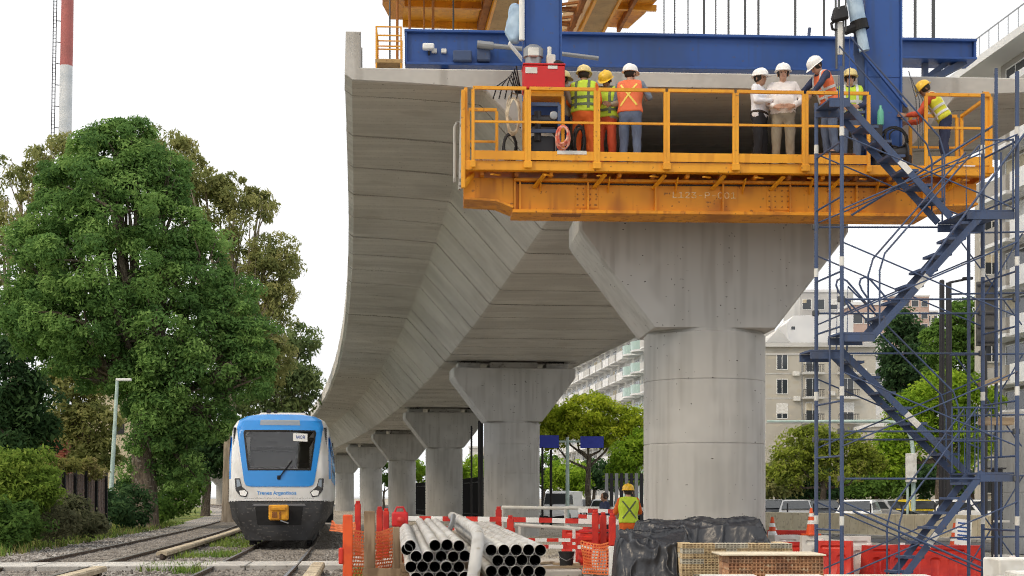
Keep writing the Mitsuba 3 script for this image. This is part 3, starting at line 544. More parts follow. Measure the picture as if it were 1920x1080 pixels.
def stair(v0, v1, uL, zL, uR, zR, low):          # between the left end and the right end
    a, b = np.array([uL, zL]), np.array([uR, zR]); k = pt('flight', J(*[bar(SP(uL, v, zL), SP(uR, v, zR), .03, .105) for v in (v0, v1)]))
    n = 8; lo, hi = (a, b) if zL < zR else (b, a)
    for i in range(1, n):
        q = lo + (hi - lo) * i / n + (0, .055)
        put(k, 'tread', hull([SP(q[0] + du, v, q[1] + dz) for du in (-.14, .14) for v in (v0 + .022, v1 - .022) for dz in (-.02, .02)]), 'scaffold_blue', False)
    put(k, 'sticker', bar(SP(*(lo + (hi-lo)*.38)[[0]], v0 - .0195, (lo + (hi-lo)*.38)[1]), SP(*(lo + (hi-lo)*.48)[[0]], v0 - .0195, (lo + (hi-lo)*.48)[1]), .003, .1), 'off_white', False)
    h = 1.12
    for v in (v0, v1):
        q0, q1 = lo + (hi-lo)*.06, lo + (hi-lo)*.94; e = (hi-lo) / np.linalg.norm(hi-lo)
        put(k, 'handrail', tube([SP(q0[0], v, q0[1]), SP(q0[0], v, q0[1]+h*.8), SP(q0[0]+e[0]*.12, v, q0[1]+h+e[1]*.06), SP(q1[0], v, q1[1]+h), SP(q1[0]+e[0]*.02, v, q1[1]+.1)], .015, 8), 'scaffold_blue')
        q = (lo + hi) / 2
def landing(u0, u1, v0, v1, z):
    k = pt('landing', J(hull([SP(u, v, z + dz) for u in (u0, u1) for v in (v0, v1) for dz in (-.03, 0)])))
    for v in (v0, v1): put(k, 'edge_channel', bar(SP(u0, v, z-.09), SP(u1, v, z-.09), .04, .11), 'scaffold_blue', False)
L0, R1, L2, R2, L4 = .12, 1.95, 4.05, 6.0, 7.85
stair(.06, .55, .82, L0, 2.2, R1, 0); stair(.65, 1.14, .2, 3.9, 2.2, R1, 0)
stair(.06, .55, .5, L2, 2.25, R2, 0); stair(.65, 1.14, .25, L4, 1.95, R2, 0)
landing(2.15, 2.68, .05, 1.15, R1); landing(-.02, .52, .03, .57, L2 + .06); landing(-.28, .22, .63, 1.17, 3.9); landing(1.95, 2.68, .05, 1.15, R2); landing(-.02, .3, .5, 1.15, L4)
for du, v in ((0, .64), (.32, .5)): pt('rail_loop', tube([SP(u + du, v, z) for u, z in ((.62, 4.62), (.45, 4.82), (.30, 4.99), (.22, 5.03), (.15, 5.0), (.13, 4.92), (.17, 4.82), (.3, 4.64), (.38, 4.5))], .016, 8))
for a, b in (((2.2, .05, 6.0), (2.2, .05, 7.1)), ((2.66, .05, 6.0), (2.66, .05, 7.1)), ((2.2, .05, 7.08), (2.66, .05, 7.08)), ((2.0, 1.1, 6.0), (2.0, 1.1, 7.1)), ((1.95, .6, 1.95), (1.95, .6, 3.0)), ((2.66, .6, 1.95), (2.66, .6, 3.0)), ((1.95, .6, 2.98), (2.66, .6, 2.98)), ((1.95, .6, 2.45), (2.66, .6, 2.45))):
    pt('landing_rail', tb(a, b, .014))
for i in range(5): pt('landing_baluster', tb((2.05+.13*i, .6, 2.0), (2.05+.13*i, .6, 2.95), .01))
pt('long_brace', tube([SP(1.2, -.05, 5.0), SP(2.9, -.05, 7.3)], .018)); pt('long_brace', tube([SP(.6, 1.28, 6.15), SP(2.9, 1.28, 7.6)], .018)); pt('long_brace', tube([SP(.15, -.06, 1.35), SP(2.75, -.06, .2)], .018))

for u, v, z0, z1 in ((3.05, 1.5, 0, 8.6), (2.6, 1.5, 0, 6.2)): pt('post', tb((u, v, z0), (u, v, z1), .028, 10))
for z in (.9, 1.9, 2.9, 3.9, 4.9, 5.9): pt('ledger', tb((2.3, 1.52, z), (3.6, 1.5, z + .02), .015))
for z in (.4, 2.4, 4.4): pt('cross_brace', tb((2.6, 1.54, z), (3.5, 1.54, z + 1.5), .012)); pt('cross_brace', tb((3.5, 1.56, z), (2.4, 1.56, z + 1.5), .012))

for z, v in ((.32, 0), (1.85, 0), (2.5, D), (2.58, 0), (3.9, D), (4.55, D), (5.95, D), (4.62, 0)):
    for u in (0, W): pt('coupler', mv(rbox(-.05, -.045, -.045, .05, .045, .045, .012), SP(u, v + .03, z)), 'cable_steel')
# ---------------------------------------------------------------- train
mat('train_blue', (.02, .235, .66), .22, clearcoat=.6); mat('train_dark_blue', (.02, .06, .28), .25, clearcoat=.5)
mat('train_white', speck((.69, .70, .70), (.58, .57, .54), 2.4, lo=.4, hi=.8), .28); mat('train_dark', speck((.045, .047, .052), (.03, .03, .032), 3., c=(.09, .085, .08), csc=20.), .55)
scene['pane'] = {'type': 'thindielectric', 'specular_transmittance': .32}
mat('cab_grey', (.16, .165, .18), .6); mat('cab_dark', (.03, .032, .036), .7)
mat('coupler_yellow', speck((.74, .36, .02), (.55, .24, .02), 8.), .5)
mat('lamp_glass', (.82, .82, .8), .08, spec=.9); mat('display_grey', (.25, .3, .36), .3)
TY = 43.6; q0 = along(TY, -8.72); q1 = along(TY + 12, -8.70); TA = math.atan2(q1[1]-q0[1], q1[0]-q0[0]) - math.pi/2
def TF(m): return mv(m, (q0[0], q0[1], .0), TA)
tr = thing('commuter_train', 'blue and white electric commuter train coming along the right track', 'train')
def halfw(z): return np.interp(z, [.34, .6, .95, 1.45, 2.0, 2.7, 3.3, 3.62, 3.82, 3.95, 4.03], [1.0, 1.12, 1.38, 1.475, 1.475, 1.47, 1.435, 1.385, 1.27, 1.06, .65])
def front(x, z):                                # depth of the cab front at (x, z)
    x, z = np.asarray(x, float), np.asarray(z, float); a = np.clip(np.abs(x) / np.maximum(halfw(z), .3), 0, 1)
    y = np.interp(z, [.34, .7, 1.2, 1.9, 2.35, 3.5, 3.8, 4.03], [.10, .02, 0, .05, .14, .48, .66, 1.1])
    return y + .16 * a**2 + .55 * np.clip((a - .80) / .20, 0, 1)**2
zs = np.r_[.34, .45, .6, .8, .95, 1.2, 1.45, 1.5, 1.8, 2.1, 2.4, 2.7, 3.0, 3.3, 3.5, 3.62, 3.74, 3.82, 3.9, 3.96, 4.0, 4.03]
def shell(z0, z1, inset=0.0, L=21.0):
    Z = zs[(zs >= z0 - 1e-6) & (zs <= z1 + 1e-6)]; A = np.r_[np.linspace(-1, -.8, 7), np.linspace(-.7, .7, 13), np.linspace(.8, 1, 7)]; rows = []
    for z in Z:
        h = halfw(z) - inset; x = A * h; r = np.c_[x, front(x * (h+inset)/max(h, .1), z), np.full(len(x), z)]
        ext = np.array([[-h, y, z] for y in (L, 14, 7, 2)]); ex2 = np.array([[h, y, z] for y in (2, 7, 14, L)])
        rows.append(np.vstack([ext, r, ex2]))
    R = np.array(rows); k, n, _ = R.shape; i, j = np.meshgrid(np.arange(k-1), np.arange(n-1), indexing='ij'); a = (i*n+j).ravel(); b = a + n
    return R.reshape(-1, 3), np.vstack([np.stack([a, a+1, b+1], 1), np.stack([a, b+1, b], 1)])
def ring_poly(P, n=4):
    P = np.array(P, float); out = []
    for i in range(len(P)):
        for t in np.arange(n) / n: out.append(P[i] * (1-t) + P[(i+1) % len(P)] * t)
    return np.array(out)
def patch(P, off, edge=.09, hole=None, th=.03):  # plate lying on the cab front
    sh = Polygon(P, [hole] if hole is not None else [])
    m = trimesh.creation.extrude_polygon(sh, th, engine='earcut'); v, f = np.array(m.vertices), np.array(m.faces)
    v, f = trimesh.remesh.subdivide_to_size(v, f, edge); v = np.array(v)
    return np.c_[v[:, 0], front(v[:, 0], v[:, 1]) - off + v[:, 2], v[:, 1]], np.array(f)[:, ::-1]
win = [(-.88, 2.36), (.88, 2.36), (1.02, 3.42), (.99, 3.5), (-.99, 3.5), (-1.02, 3.42)]
def shell_cut(z0, z1):
    v, f = shell(z0, z1); c = v[f].mean(1)
    inside = (np.abs(c[:, 0]) < .9) & (c[:, 2] > 2.4) & (c[:, 2] < 3.48) & (c[:, 1] < 1.5); return v, f[~inside]
put(tr, 'body', TF(shell_cut(1.45, 4.03)), 'train_white', 40)
put(tr, 'skirt', TF(shell(.34, 1.45, .012)), 'train_dark', 40)
put(tr, 'underframe', TF(B(-1.0, .4, .36, 1.0, 21, .5)), 'cab_dark', False)
put(tr, 'end_wall', TF(B(-1.4, 20.96, .5, 1.4, 21, 3.9)), 'cab_dark', False)
mask = [(-.95, 1.92), (-.8, 1.88), (.8, 1.88), (.95, 1.92), (1.0, 2.05), (1.24, 3.6), (1.19, 3.84), (1.0, 3.95), (.55, 4.0), (-.55, 4.0), (-1.0, 3.95), (-1.19, 3.84), (-1.24, 3.6), (-1.0, 2.05)]
put(tr, 'front_mask', TF(patch(mask, .022, hole=win)), 'train_blue', 35)
put(tr, 'windscreen_gasket', TF(patch([(x*1.02, 2.93 + (z-2.93)*1.03) for x, z in win], .03, hole=[(x*.965, 2.93 + (z-2.93)*.95) for x, z in win])), 'black', 35)
ws = patch([(x*.985, 2.93 + (z-2.93)*.98) for x, z in win], .012, .25, th=.008); n_ = len(ws[0])
put(tr, 'windscreen', TF(patch([(x*.985, 2.93 + (z-2.93)*.98) for x, z in win], .012, .25, th=.004)), 'pane', 35)
cab = put(tr, 'cab', TF(J(B(-1.3, 1.9, 1.6, 1.3, 1.95, 3.6), B(-1.3, .5, 2.1, 1.3, 1.9, 2.15), B(-1.3, .8, 3.55, 1.3, 1.9, 3.6), B(-1.34, .7, 1.6, -1.3, 1.9, 3.6), B(1.3, .7, 1.6, 1.34, 1.9, 3.6))), 'cab_dark', False)
put(cab, 'dashboard', TF(hull([(x, y, z) for x in (-.85, .45) for y, z in ((.32, 2.3), (.9, 2.3), (.35, 2.42), (.75, 2.9), (.9, 2.88))])), 'cab_grey', False)
put(cab, 'seat', TF(J(rbox(.45, 1.2, 2.2, .9, 1.6, 2.6, .05), rbox(.5, 1.5, 2.6, .85, 1.65, 3.2, .05))), 'cab_dark')
put(cab, 'sun_blind', TF(B(-.95, .56, 3.02, .5, .565, 3.46)), 'cab_grey', False)
rs = put(tr, 'route_sign', TF(patch([(.38, 3.2), (.79, 3.18), (.79, 3.41), (.38, 3.43)], .034, th=.008)), 'white_paint', False, 'white route sign behind the windscreen')
def onfront(txt, x0, z0, h, off, sx=1.0, bold=False):
    v, f = TM(meshkit.text_mesh(txt, h, .006, bold)); x = x0 + v[:, 0]*sx; z = z0 + v[:, 1]
    return np.c_[x, front(x, z) - off - v[:, 2], z], f
put(rs, 'lettering', TF(onfront('MCR', .46, 3.27, .085, .035, bold=True)), 'train_dark_blue', False)
put(tr, 'lettering', TF(onfront('Trenes Argentinos', -.63, 1.65, .095, .004, .98, True)), 'train_blue', False, 'blue operator lettering under the front mask')
put(tr, 'destination_display', TF(patch([(-.58, 3.66), (.58, 3.66), (.56, 3.82), (-.56, 3.82)], .03)), 'display_grey', 35)
for s in (-1, 1):
    P = [(s*x, z) for x, z in ((1.27, 2.12), (1.12, 2.12), (1.06, 1.88), (.87, 1.72), (.93, 1.58), (1.1, 1.6), (1.24, 1.78))]
    h = put(tr, 'headlight', TF(patch(P[::s], .016)), 'train_dark', 35)
    put(h, 'lens', TF(patch([(s*x, z) for x, z in ((1.13, 1.76), (.98, 1.78), (.9, 1.71), (.95, 1.61), (1.1, 1.63))][::s], .028)), 'lamp_glass', 35)
    put(h, 'lens', TF(patch([(s*x, z) for x, z in ((1.21, 2.08), (1.13, 2.08), (1.09, 1.9), (1.2, 1.86))][::s], .026)), 'display_grey', 35)
    P2 = [np.array([s*(halfw(z)+.008), y, z]) for z in (2.05, 2.7, 3.35) for y in (.95, 20.8)]
    v = np.array(P2); put(tr, 'side_band', TF((v, np.array([[0, 1, 3], [0, 3, 2], [2, 3, 5], [2, 5, 4]]))), 'train_blue', False)
    put(tr, 'corner_band', TF(patch([(s*x, z) for x, z in ((1.405, 2.1), (1.462, 2.1), (1.462, 2.7), (1.43, 3.3), (1.385, 3.3))][::s], .012)), 'train_blue', 35)
    for k in range(5):
        w = np.array([[s*(halfw(z)+.014), y, z] for z in (2.35, 3.15) for y in (2.6 + 3.6*k, 4.6 + 3.6*k)]); put(tr, 'side_window', TF((w, np.array([[0, 1, 3], [0, 3, 2]]))), 'cab_dark', False)
put(tr, 'panel_seam', TF(patch([(-1.42, 1.452), (1.42, 1.452), (1.42, 1.474), (-1.42, 1.474)], .008, th=.02)), 'black', 35); put(tr, 'panel_seam', TF(patch([(-1.0, 1.545), (1.0, 1.545), (1.0, 1.556), (-1.0, 1.556)], .003, th=.02)), 'cab_grey', 35)
put(tr, 'roof_unit', TF(J(rbox(-.7, 2.6, 4.0, .7, 5.2, 4.14, .05))), 'train_white'); put(tr, 'horn', TF(J(tube([(-.35, 1.15, 4.08), (-.35, 1.6, 4.08)], [.07, .03], 12), tube([(-.15, 1.2, 4.07), (-.15, 1.6, 4.07)], [.055, .025], 12))), 'dark_steel')
put(tr, 'bumper_strip', TF(patch([(-.75, 1.33), (.75, 1.33), (.72, 1.39), (-.72, 1.39)], .03)), 'cab_grey', 35)
put(tr, 'coupler_recess', TF(patch([(-.62, .78), (.62, .78), (.68, 1.3), (-.68, 1.3)], .006)), 'black', 35)
cp = put(tr, 'coupler', TF(J(rbox(-.28, -.42, .92, .28, -.1, 1.36, .05), rbox(-.12, -.1, 1.0, .12, .3, 1.24, .03), rbox(-.2, -.47, 1.2, .2, -.42, 1.3, .02))), 'coupler_yellow', 30, 'yellow orange coupler head on the train front')
put(cp, 'coupler_face', TF(J(lathe([(.05, -.0), (.05, .05), (.02, .06)], 12, (0, 0, 0)) if False else rbox(.02, -.45, .96, .06, -.425, 1.18, .008), rbox(-.18, -.44, 1.0, -.04, -.425, 1.16, .008))), 'rust_paint')
put(cp, 'release_handle', TF(bar((.05, -.4, .92), (.28, -.42, .84), .03, .03)), 'grey_steel')
wb = put(tr, 'wiper', TF(J(*[bar((a, front(a, za)-.06, za), (b, front(b, zb)-.06, zb), .03, .03) for a, za, b, zb in ((.0, 2.14, .12, 2.3), (.12, 2.3, .35, 2.62))], rbox(-.06, float(front(0, 2.13))-.06, 2.08, .04, float(front(0, 2.13))+.02, 2.2, .02))), 'black')
for y in (2.2, 4.5, 16.5, 18.8):
    b = put(tr, 'wheelset', TF(J(tube([(-.9, y, .6), (.9, y, .6)], .08, 10), *[mv(lathe([(.30, -.07), (.45, -.07), (.42, .0), (.42, .07), (.3, .07)], 24), (s*.82, y, .585), ry=math.pi/2) for s in (-1, 1)])), 'dark_steel')
put(tr, 'bogie_frame', TF(J(B(-1.1, 1.5, .42, -.96, 5.2, .72), B(.96, 1.5, .42, 1.1, 5.2, .72), B(-1.1, 3.1, .4, 1.1, 3.6, .7))), 'dark_steel', False)
put(tr, 'obstacle_guard', TF(J(bar((-.82, .9, .55), (-.82, .7, .22), .12, .1), bar((.82, .9, .55), (.82, .7, .22), .12, .1))), 'dark_steel', False)
Y2 = TY + 21.6; c0, c1 = along(Y2, -8.7), along(Y2 + 10, -8.7); A2 = math.atan2(c1[1]-c0[1], c1[0]-c0[0]) - math.pi/2
cr = [np.array([[s*halfw(z), y, z] for s, z in [(-1, z) for z in zs] + [(1, z) for z in zs[::-1]]]) for y in (0, 21)]
put(tr, 'second_car', mv(loft(cr), (c0[0], c0[1], 0), A2), 'train_white', 40)
# ---------------------------------------------------------------- people
MS = m3.Manifold
def ball(p, r): return MS.sphere(r, 14).translate([float(x) for x in p])
def hl(*pr): return MS.batch_hull([ball(p, r) for p, r in pr])
def chain(*pr): return [hl(a, b) for a, b in zip(pr[:-1], pr[1:])]
def union(L): return MS.batch_boolean(L, m3.OpType.Add)
def soft(man, edge=.03, it=8, amp=0.0, sc=9.0, seed=0):
    m = TM(man.refine_to_length(edge)); w = trimesh.Trimesh(m[0], m[1], process=True)
    if it: trimesh.smoothing.filter_taubin(w, .5, -.53, iterations=it)
    v = np.array(w.vertices)
    if amp: v = v + np.array(w.vertex_normals) * (amp * 2 * (meshkit.fbm(v * (sc, sc, sc * .6), 3, seed) - .5))[:, None]
    return v, np.array(w.faces)
mat('skin_light', (.46, .27, .19), .5); mat('skin_dark', (.30, .165, .105), .5); mat('hair_dark', (.025, .02, .016), .7)
mat('hat_yellow', (.74, .47, .04), .3); mat('hat_cream', (.66, .55, .25), .35); mat('hat_white', (.80, .80, .79), .3)
mat('vest_lime', (0.465, 0.638, 0.0465), .7); mat('vest_orange', (0.751, 0.169, 0.0695), .7)
mat('vest_yellow', (0.604, 0.611, 0.0465), .7)
mat('strip_silver', (.6, .62, .62), .3); mat('strip_yellow', (.76, .62, .12), .5); mat('strip_dark', (.1, .13, .08), .6)
mat('cloth_orange', (0.611, 0.116, 0.0183), .8); mat('cloth_jeans', (0.106, 0.139, 0.219), .85)
mat('cloth_black', (.016, .016, .02), .8); mat('cloth_khaki', (0.249, 0.216, 0.162), .85); mat('cloth_white', (0.699, 0.709, 0.759), .8)
mat('cloth_pink', (0.679, 0.646, 0.639), .8); mat('cloth_grey', (0.146, 0.182, 0.239), .85); mat('cloth_navy', (.03, .04, .085), .85)
mat('cloth_red', (0.465, 0.068, 0.0265), .8); mat('leather', (.03, .022, .018), .6)
def rot(v, ax, a):
    c, s = math.cos(a), math.sin(a); x, y, z = v
    return np.array([x, c*y - s*z, s*y + c*z]) if ax == 0 else np.array([c*x - s*y, s*x + c*y, z])
def hand(w, d, nrm, curl, side):                # wrist, direction of the fingers, palm side, finger bend, +1 right -1 left
    d = unit(d); n = unit(np.asarray(nrm) - d * (np.asarray(nrm) @ d)); a = np.cross(n, d) * side; L = []
    w = np.asarray(w, float)
    L.append(hl((w, .026), (w + d*.025 + a*.018, .017), (w + d*.025 - a*.018, .017))); k = [w + d*.085 + a*x for x in (.032, .011, -.011, -.03)]
    L.append(hl((w + d*.02 + a*.02, .016), (w + d*.02 - a*.02, .016), (k[0], .0125), (k[3], .012)))
    for q, ln in zip(k, (.068, .078, .073, .057)):
        p0, dd = q, d
        for i, f in enumerate((.45, .32, .25)):
            an = curl * (.35, .9, .75)[i]; dd = unit(dd * math.cos(an) + n * math.sin(an)); p1 = p0 + dd * ln * f * 1.1; L.append(hl((p0, .0098 - i*.0008), (p1, .009 - i*.0009))); p0 = p1
    t0 = w + d*.03 + a*.026; t1 = t0 + unit(d*.6 + a*.75 + n*.25)*.036; t2 = t1 + unit(d*.85 + a*.25 + n*.35)*.032
    return L + [hl((t0, .0145), (t1, .0115)), hl((t1, .0112), (t2, .0095))]
def person(label, pos, rz, H=1.75, lean=0.0, yaw=0.0, pitch=0.0, arms=None, hat='hat_yellow', shirt='cloth_grey', sleeves=2, vest=None, cross=None, trousers='cloth_jeans',
           skin='skin_light', face=True, glasses=False, belly=0.0, group=None, legs=None, strips='strip_silver', hair='hair_dark', seed=1, belt=None):
    s = H / 1.75; t = thing('person', label, 'person', group)
    hip = np.array([0, 0, .95]); R = lambda p: rot(np.asarray(p, float) - hip, 0, -lean) + hip
    up = lambda m: m.translate([0, 0, -.95]).rotate([-math.degrees(lean), 0, 0]).translate([0, 0, .95])
    place = lambda m: mv(m, pos, rz, s)
    sh = {e: R((e*.185, 0, 1.425)) for e in (-1, 1)}
    arms = arms or {}; E, Wr, HD, HN, CU = {}, {}, {}, {}, {}
    for e in (-1, 1):
        d = arms.get(e, {}); E[e] = np.array(d.get('e', (e*.25, -.03, 1.15)), float); Wr[e] = np.array(d.get('w', (e*.26, .08, .91)), float)
        HD[e] = np.array(d.get('d', Wr[e] - E[e]), float); HN[e] = np.array(d.get('n', (-e, .3, 0)), float); CU[e] = d.get('c', .45)
    hips = {e: np.array([e*.092, 0, .93]) for e in (-1, 1)}; lg_ = legs or {}
    K = {e: np.array(lg_.get(e, {}).get('k', (e*.115, .03, .50))) for e in (-1, 1)}; A = {e: np.array(lg_.get(e, {}).get('a', (e*.125, -.02, .09))) for e in (-1, 1)}
    hd = lambda p: R(rot(rot(np.asarray(p, float), 0, -pitch), 1, yaw) + (0, .015, 1.60))
    def hbl(p, r): return (hd(p), r)
    head = [hl(hbl((0, -.025, .045), .088), hbl((0, .03, .05), .075)), hl(hbl((0, .03, .03), .07), hbl((0, .055, -.075), .042)), hl(hbl((0, -.02, .02), .08), hbl((0, .04, -.06), .05)),
            hl(hbl((0, .092, .012), .011), hbl((0, .112, -.026), .014)), hl(hbl((.0, .085, -.03), .012), hbl((0, .1, -.03), .016)), hl(hbl((-.03, .082, .028), .012), hbl((.03, .082, .028), .012)),
            hl(hbl((-.02, .085, -.056), .009), hbl((.02, .085, -.056), .009))]
    head += [hl(hbl((e*.085, -.012, .02), .014), hbl((e*.09, -.02, -.025), .011)) for e in (-1, 1)]
    neck = [hl((R((0, -.01, 1.44)), .058), (hd((0, -.015, -.05)), .054))]
    T = lambda g: [up(hl(((-.1, 0, .97), .105+g), ((.1, 0, .97), .105+g), ((-.075, .0+belly*.5, 1.12), .098+g+belly*.5), ((.075, belly*.5, 1.12), .098+g+belly*.5))),
                   up(hl(((-.075, belly*.5, 1.12), .098+g+belly*.5), ((.075, belly*.5, 1.12), .098+g+belly*.5), ((-.105, .005, 1.3), .108+g), ((.105, .005, 1.3), .108+g))),
                   up(hl(((-.105, .005, 1.3), .108+g), ((.105, .005, 1.3), .108+g), ((-.165, 0, 1.415), .055+g), ((.165, 0, 1.415), .055+g), ((0, -.01, 1.45), .055+g)))]
    limb = []
    for e in (-1, 1):
        limb += chain((sh[e], .052), (E[e], .04), (Wr[e], .028)) + hand(Wr[e], HD[e], HN[e], CU[e], e) + chain((hips[e], .08), (K[e], .055), (A[e], .042), (A[e] + (e*.02, .14, -.045), .035))
    put(t, 'body', place(soft(union(head + neck + T(-.014) + limb), .022, 3)), skin, True)
    top = T(.008)
    for e in (-1, 1):
        top += chain((sh[e], .064), (E[e], .054)) if sleeves else []
        if sleeves == 2: top += chain((E[e], .054), (E[e] + (Wr[e]-E[e])*.93, .04))
    put(t, 'shirt', place(soft(union(top), .022, 6, .018, 12, seed)), shirt, True)
    if sleeves == 2:
        pass
    tr_ = [hl((hips[-1] + (0, 0, .045), .115), (hips[1] + (0, 0, .045), .115), (hips[-1] - (0, 0, .05), .105), (hips[1] - (0, 0, .05), .105))]
    for e in (-1, 1): tr_ += chain((hips[e], .103), (K[e], .076), (A[e] + (0, 0, .0), .066))
    put(t, 'trousers', place(soft(union(tr_), .024, 6, .02, 10, seed + 1)), trousers, True)
    for e in (-1, 1):
        b = A[e]; put(t, 'shoe', place(soft(union([hl((b + (0, -.02, -.03), .05), (b + (e*.025, .17, -.055), .04), (b + (e*.005, .02, -.045), .045))]), .03, 3)), 'leather', True)
    if belt:
        put(t, 'belt', place(TM(hl(((-.1, 0, 1.0), .118), ((.1, 0, 1.0), .118), ((0, 0, 1.02), .118)) ^ MS.cube([1, 1, .04], True).translate([0, 0, 1.01]))), belt, True)
    if vest:
        def V(g):
            u = union(T(.022 + g)); tool = [up(MS.cube([2, 2, 1], True).translate([0, 0, .45])), up(MS.sphere(.085, 16).translate([0, .03, 1.52]))]
            for e in (-1, 1): tool.append(up(MS.sphere(.1, 16).scale([.55, 1, 1.15]).translate([e*.262, 0, 1.39])))
            return u - union(tool)
        put(t, 'vest', place(soft(V(0), .024, 3, .011, 11, seed + 2)), vest, True)
        o = V(.010)
        for b in [MS.cube([2, 2, .045], True).translate([0, 0, z]) for z in (1.07, 1.19)] + [MS.cube([.045, 2, 1], True).translate([e*.11, 0, 1.5]) for e in (-1, 1)] if not cross else []:
            g = o ^ up(b)
            put(t, 'reflective_strip', place(TM(g)), strips, 40)
        if cross:
            for a in (-38, 38):
                g = o ^ up(MS.cube([.03, .5, .46], True).rotate([0, a, 0]).translate([0, -.25, 1.23])); put(t, 'reflective_strip', place(TM(g)), cross, 40)
    C = hd((0, 0, 0)); HR = lambda m: mv(mv(mv(m, (0, 0, 0), rx=-pitch), (0, 0, 0), yaw), (0, 0, 0))
    def onhead(m): v, f = HR(m); v = np.array([R(q + (0, .015, 1.60)) for q in v]); return v, f
    hm = TM((MS.sphere(.1, 20).scale([.98, 1.08, 1.05]).translate([0, -.012, .035])) - MS.cube([1, 1, 1], True).translate([0, .56, .0]) - MS.cube([1, 1, 1], True).translate([0, 0, -.58]))
    put(t, 'hair', place(onhead(hm)), hair, 40)
    if hat:
        dome = [(.128, .045), (.13, .06), (.126, .1), (.112, .135), (.085, .162), (.05, .177), (.0, .182)]
        v, f = lathe(dome, 24); v = v * (.97, 1.14, 1) + (0, .0, .0)
        rid = tube([(0, y, .045 + .142*math.sqrt(max(0, 1-(y/.15)**2))) for y in np.linspace(-.13, .13, 11)], .012, 6)
        br = lathe([(.1, .044), (.142, .041), (.145, .046), (.12, .054)], 24); bv = br[0] * (.97, 1.13, 1); bv[:, 1] += np.where(bv[:, 1] > .05, .045, 0)*np.clip((bv[:, 1]-.05)/.1, 0, 1); bv[:, 2] -= np.clip(bv[:, 1]-.1, 0, 1)*.2
        h = put(t, 'hard_hat', place(onhead(J((v, f), rid))), hat, 50); put(h, 'brim', place(onhead((bv, br[1]))), hat, 50)
    if face:
        for e in (-1, 1):
            put(t, 'eye', place(onhead(mv(lathe([(0, -.011), (.008, -.008), (.011, 0), (.008, .008), (0, .011)], 10), (e*.031, .088, .008)))), 'leather' if glasses else 'hair_dark', True)
            put(t, 'eyebrow', place(onhead(TM(hl(((e*.016, .096, .030), .005), ((e*.046, .086, .031), .004))))), 'hair_dark', True)
        put(t, 'mouth', place(onhead(TM(hl(((-.02, .091, -.055), .0055), ((0, .096, -.054), .006), ((.02, .091, -.055), .0055))))), 'cloth_red' if False else 'lips', True)
        if glasses:
            put(t, 'sunglasses', place(onhead(TM(union([hl(((e*.016, .103, .012), .012), ((e*.05, .09, .012), .013), ((e*.032, .1, -.004), .014)) for e in (-1, 1)] + [hl(((-.05, .088, .018), .006), ((.05, .088, .018), .006))] + [hl(((e*.062, .075, .015), .004), ((e*.088, -.01, .015), .004)) for e in (-1, 1)])))), 'black', True)
    return t
mat('lips', (.36, .15, .12), .5)
def onp(px, v, dz=0): p = PP((px - 1370 - 0) / 110.7 * (1 + v / 25.3), v, 0); return (p[0], p[1], 7.2 + dz)
fold = {1: {'e': (.27, .05, 1.16), 'w': (.02, .25, 1.19), 'd': (-1, .1, .1), 'n': (0, -1, 0), 'c': .4}, -1: {'e': (-.27, .05, 1.16), 'w': (-.04, .22, 1.14), 'd': (1, -.1, .1), 'n': (0, -1, 0), 'c': .5}}
work = {1: {'e': (.27, .06, 1.16), 'w': (.2, .30, 1.12), 'd': (-.2, 1, 0)}, -1: {'e': (-.27, .06, 1.16), 'w': (-.18, .30, 1.1), 'd': (.2, 1, 0)}}
person('worker in a tan hard hat half hidden behind the red pump tank', onp(1069, .75, .0), -1.2, 1.74, yaw=.2, arms=work, hat='hat_cream', shirt='cloth_khaki', trousers='cloth_navy', skin='skin_dark', seed=3)
person('worker seen from behind in lime vest and orange trousers with cream hard hat', onp(1103, .45), -.25, 1.76, lean=.06, arms=work, hat='hat_cream', shirt='cloth_orange', vest='vest_lime', strips='strip_dark', trousers='cloth_orange', skin='skin_dark', face=False, seed=11)
person('worker in yellow hard hat bending his head between two other workers', onp(1152, .72), 2.7, 1.73, pitch=.55, arms=work, hat='hat_yellow', shirt='cloth_khaki', vest='vest_lime', strips='strip_dark', trousers='cloth_red', skin='skin_dark', seed=21)
person('worker seen from behind in an orange vest with a yellow cross on his back', onp(1190, .42), -.3, 1.77, yaw=-.35, arms={1: {'e': (.33, .05, 1.2), 'w': (.24, .27, 1.27), 'd': (-.3, 1, .2)}, -1: {'e': (-.26, .05, 1.15), 'w': (-.2, .22, 1.0)}}, hat='hat_white', shirt='cloth_grey', vest='vest_orange', cross='strip_yellow', trousers='cloth_jeans', face=False, seed=31)
person('man in white shirt and black trousers standing with folded arms', onp(1437, .55), -2.15, 1.76, yaw=-.1, arms=fold, hat='hat_white', shirt='cloth_white', trousers='cloth_black', skin='skin_dark', seed=41, belt='leather')
person('stout man in an open pale shirt and khaki trousers facing the camera', onp(1481, .5), 3.0, 1.84, arms={1: {'e': (.3, .0, 1.16), 'w': (.14, .22, 1.02), 'd': (-.8, .3, 0)}, -1: {'e': (-.31, .0, 1.16), 'w': (-.16, .22, 1.02), 'd': (.8, .3, 0)}}, hat='hat_white', shirt='cloth_pink', trousers='cloth_khaki', belly=.09, seed=51, belt='leather')
k_ = thing('step_box', 'low dark step box behind the rail under the leaning man', 'step box'); q_ = onp(1572, .55)
put(k_, 'box', mv(cbox(-.35, -.3, 7.2, .35, .3, 7.45, .01), (q_[0], q_[1], 0), PA), 'dark_steel', False); put(k_, 'tread', mv(cbox(-.36, -.31, 7.45, .36, .31, 7.47, .005), (q_[0], q_[1], 0), PA), 'rust_paint', False)
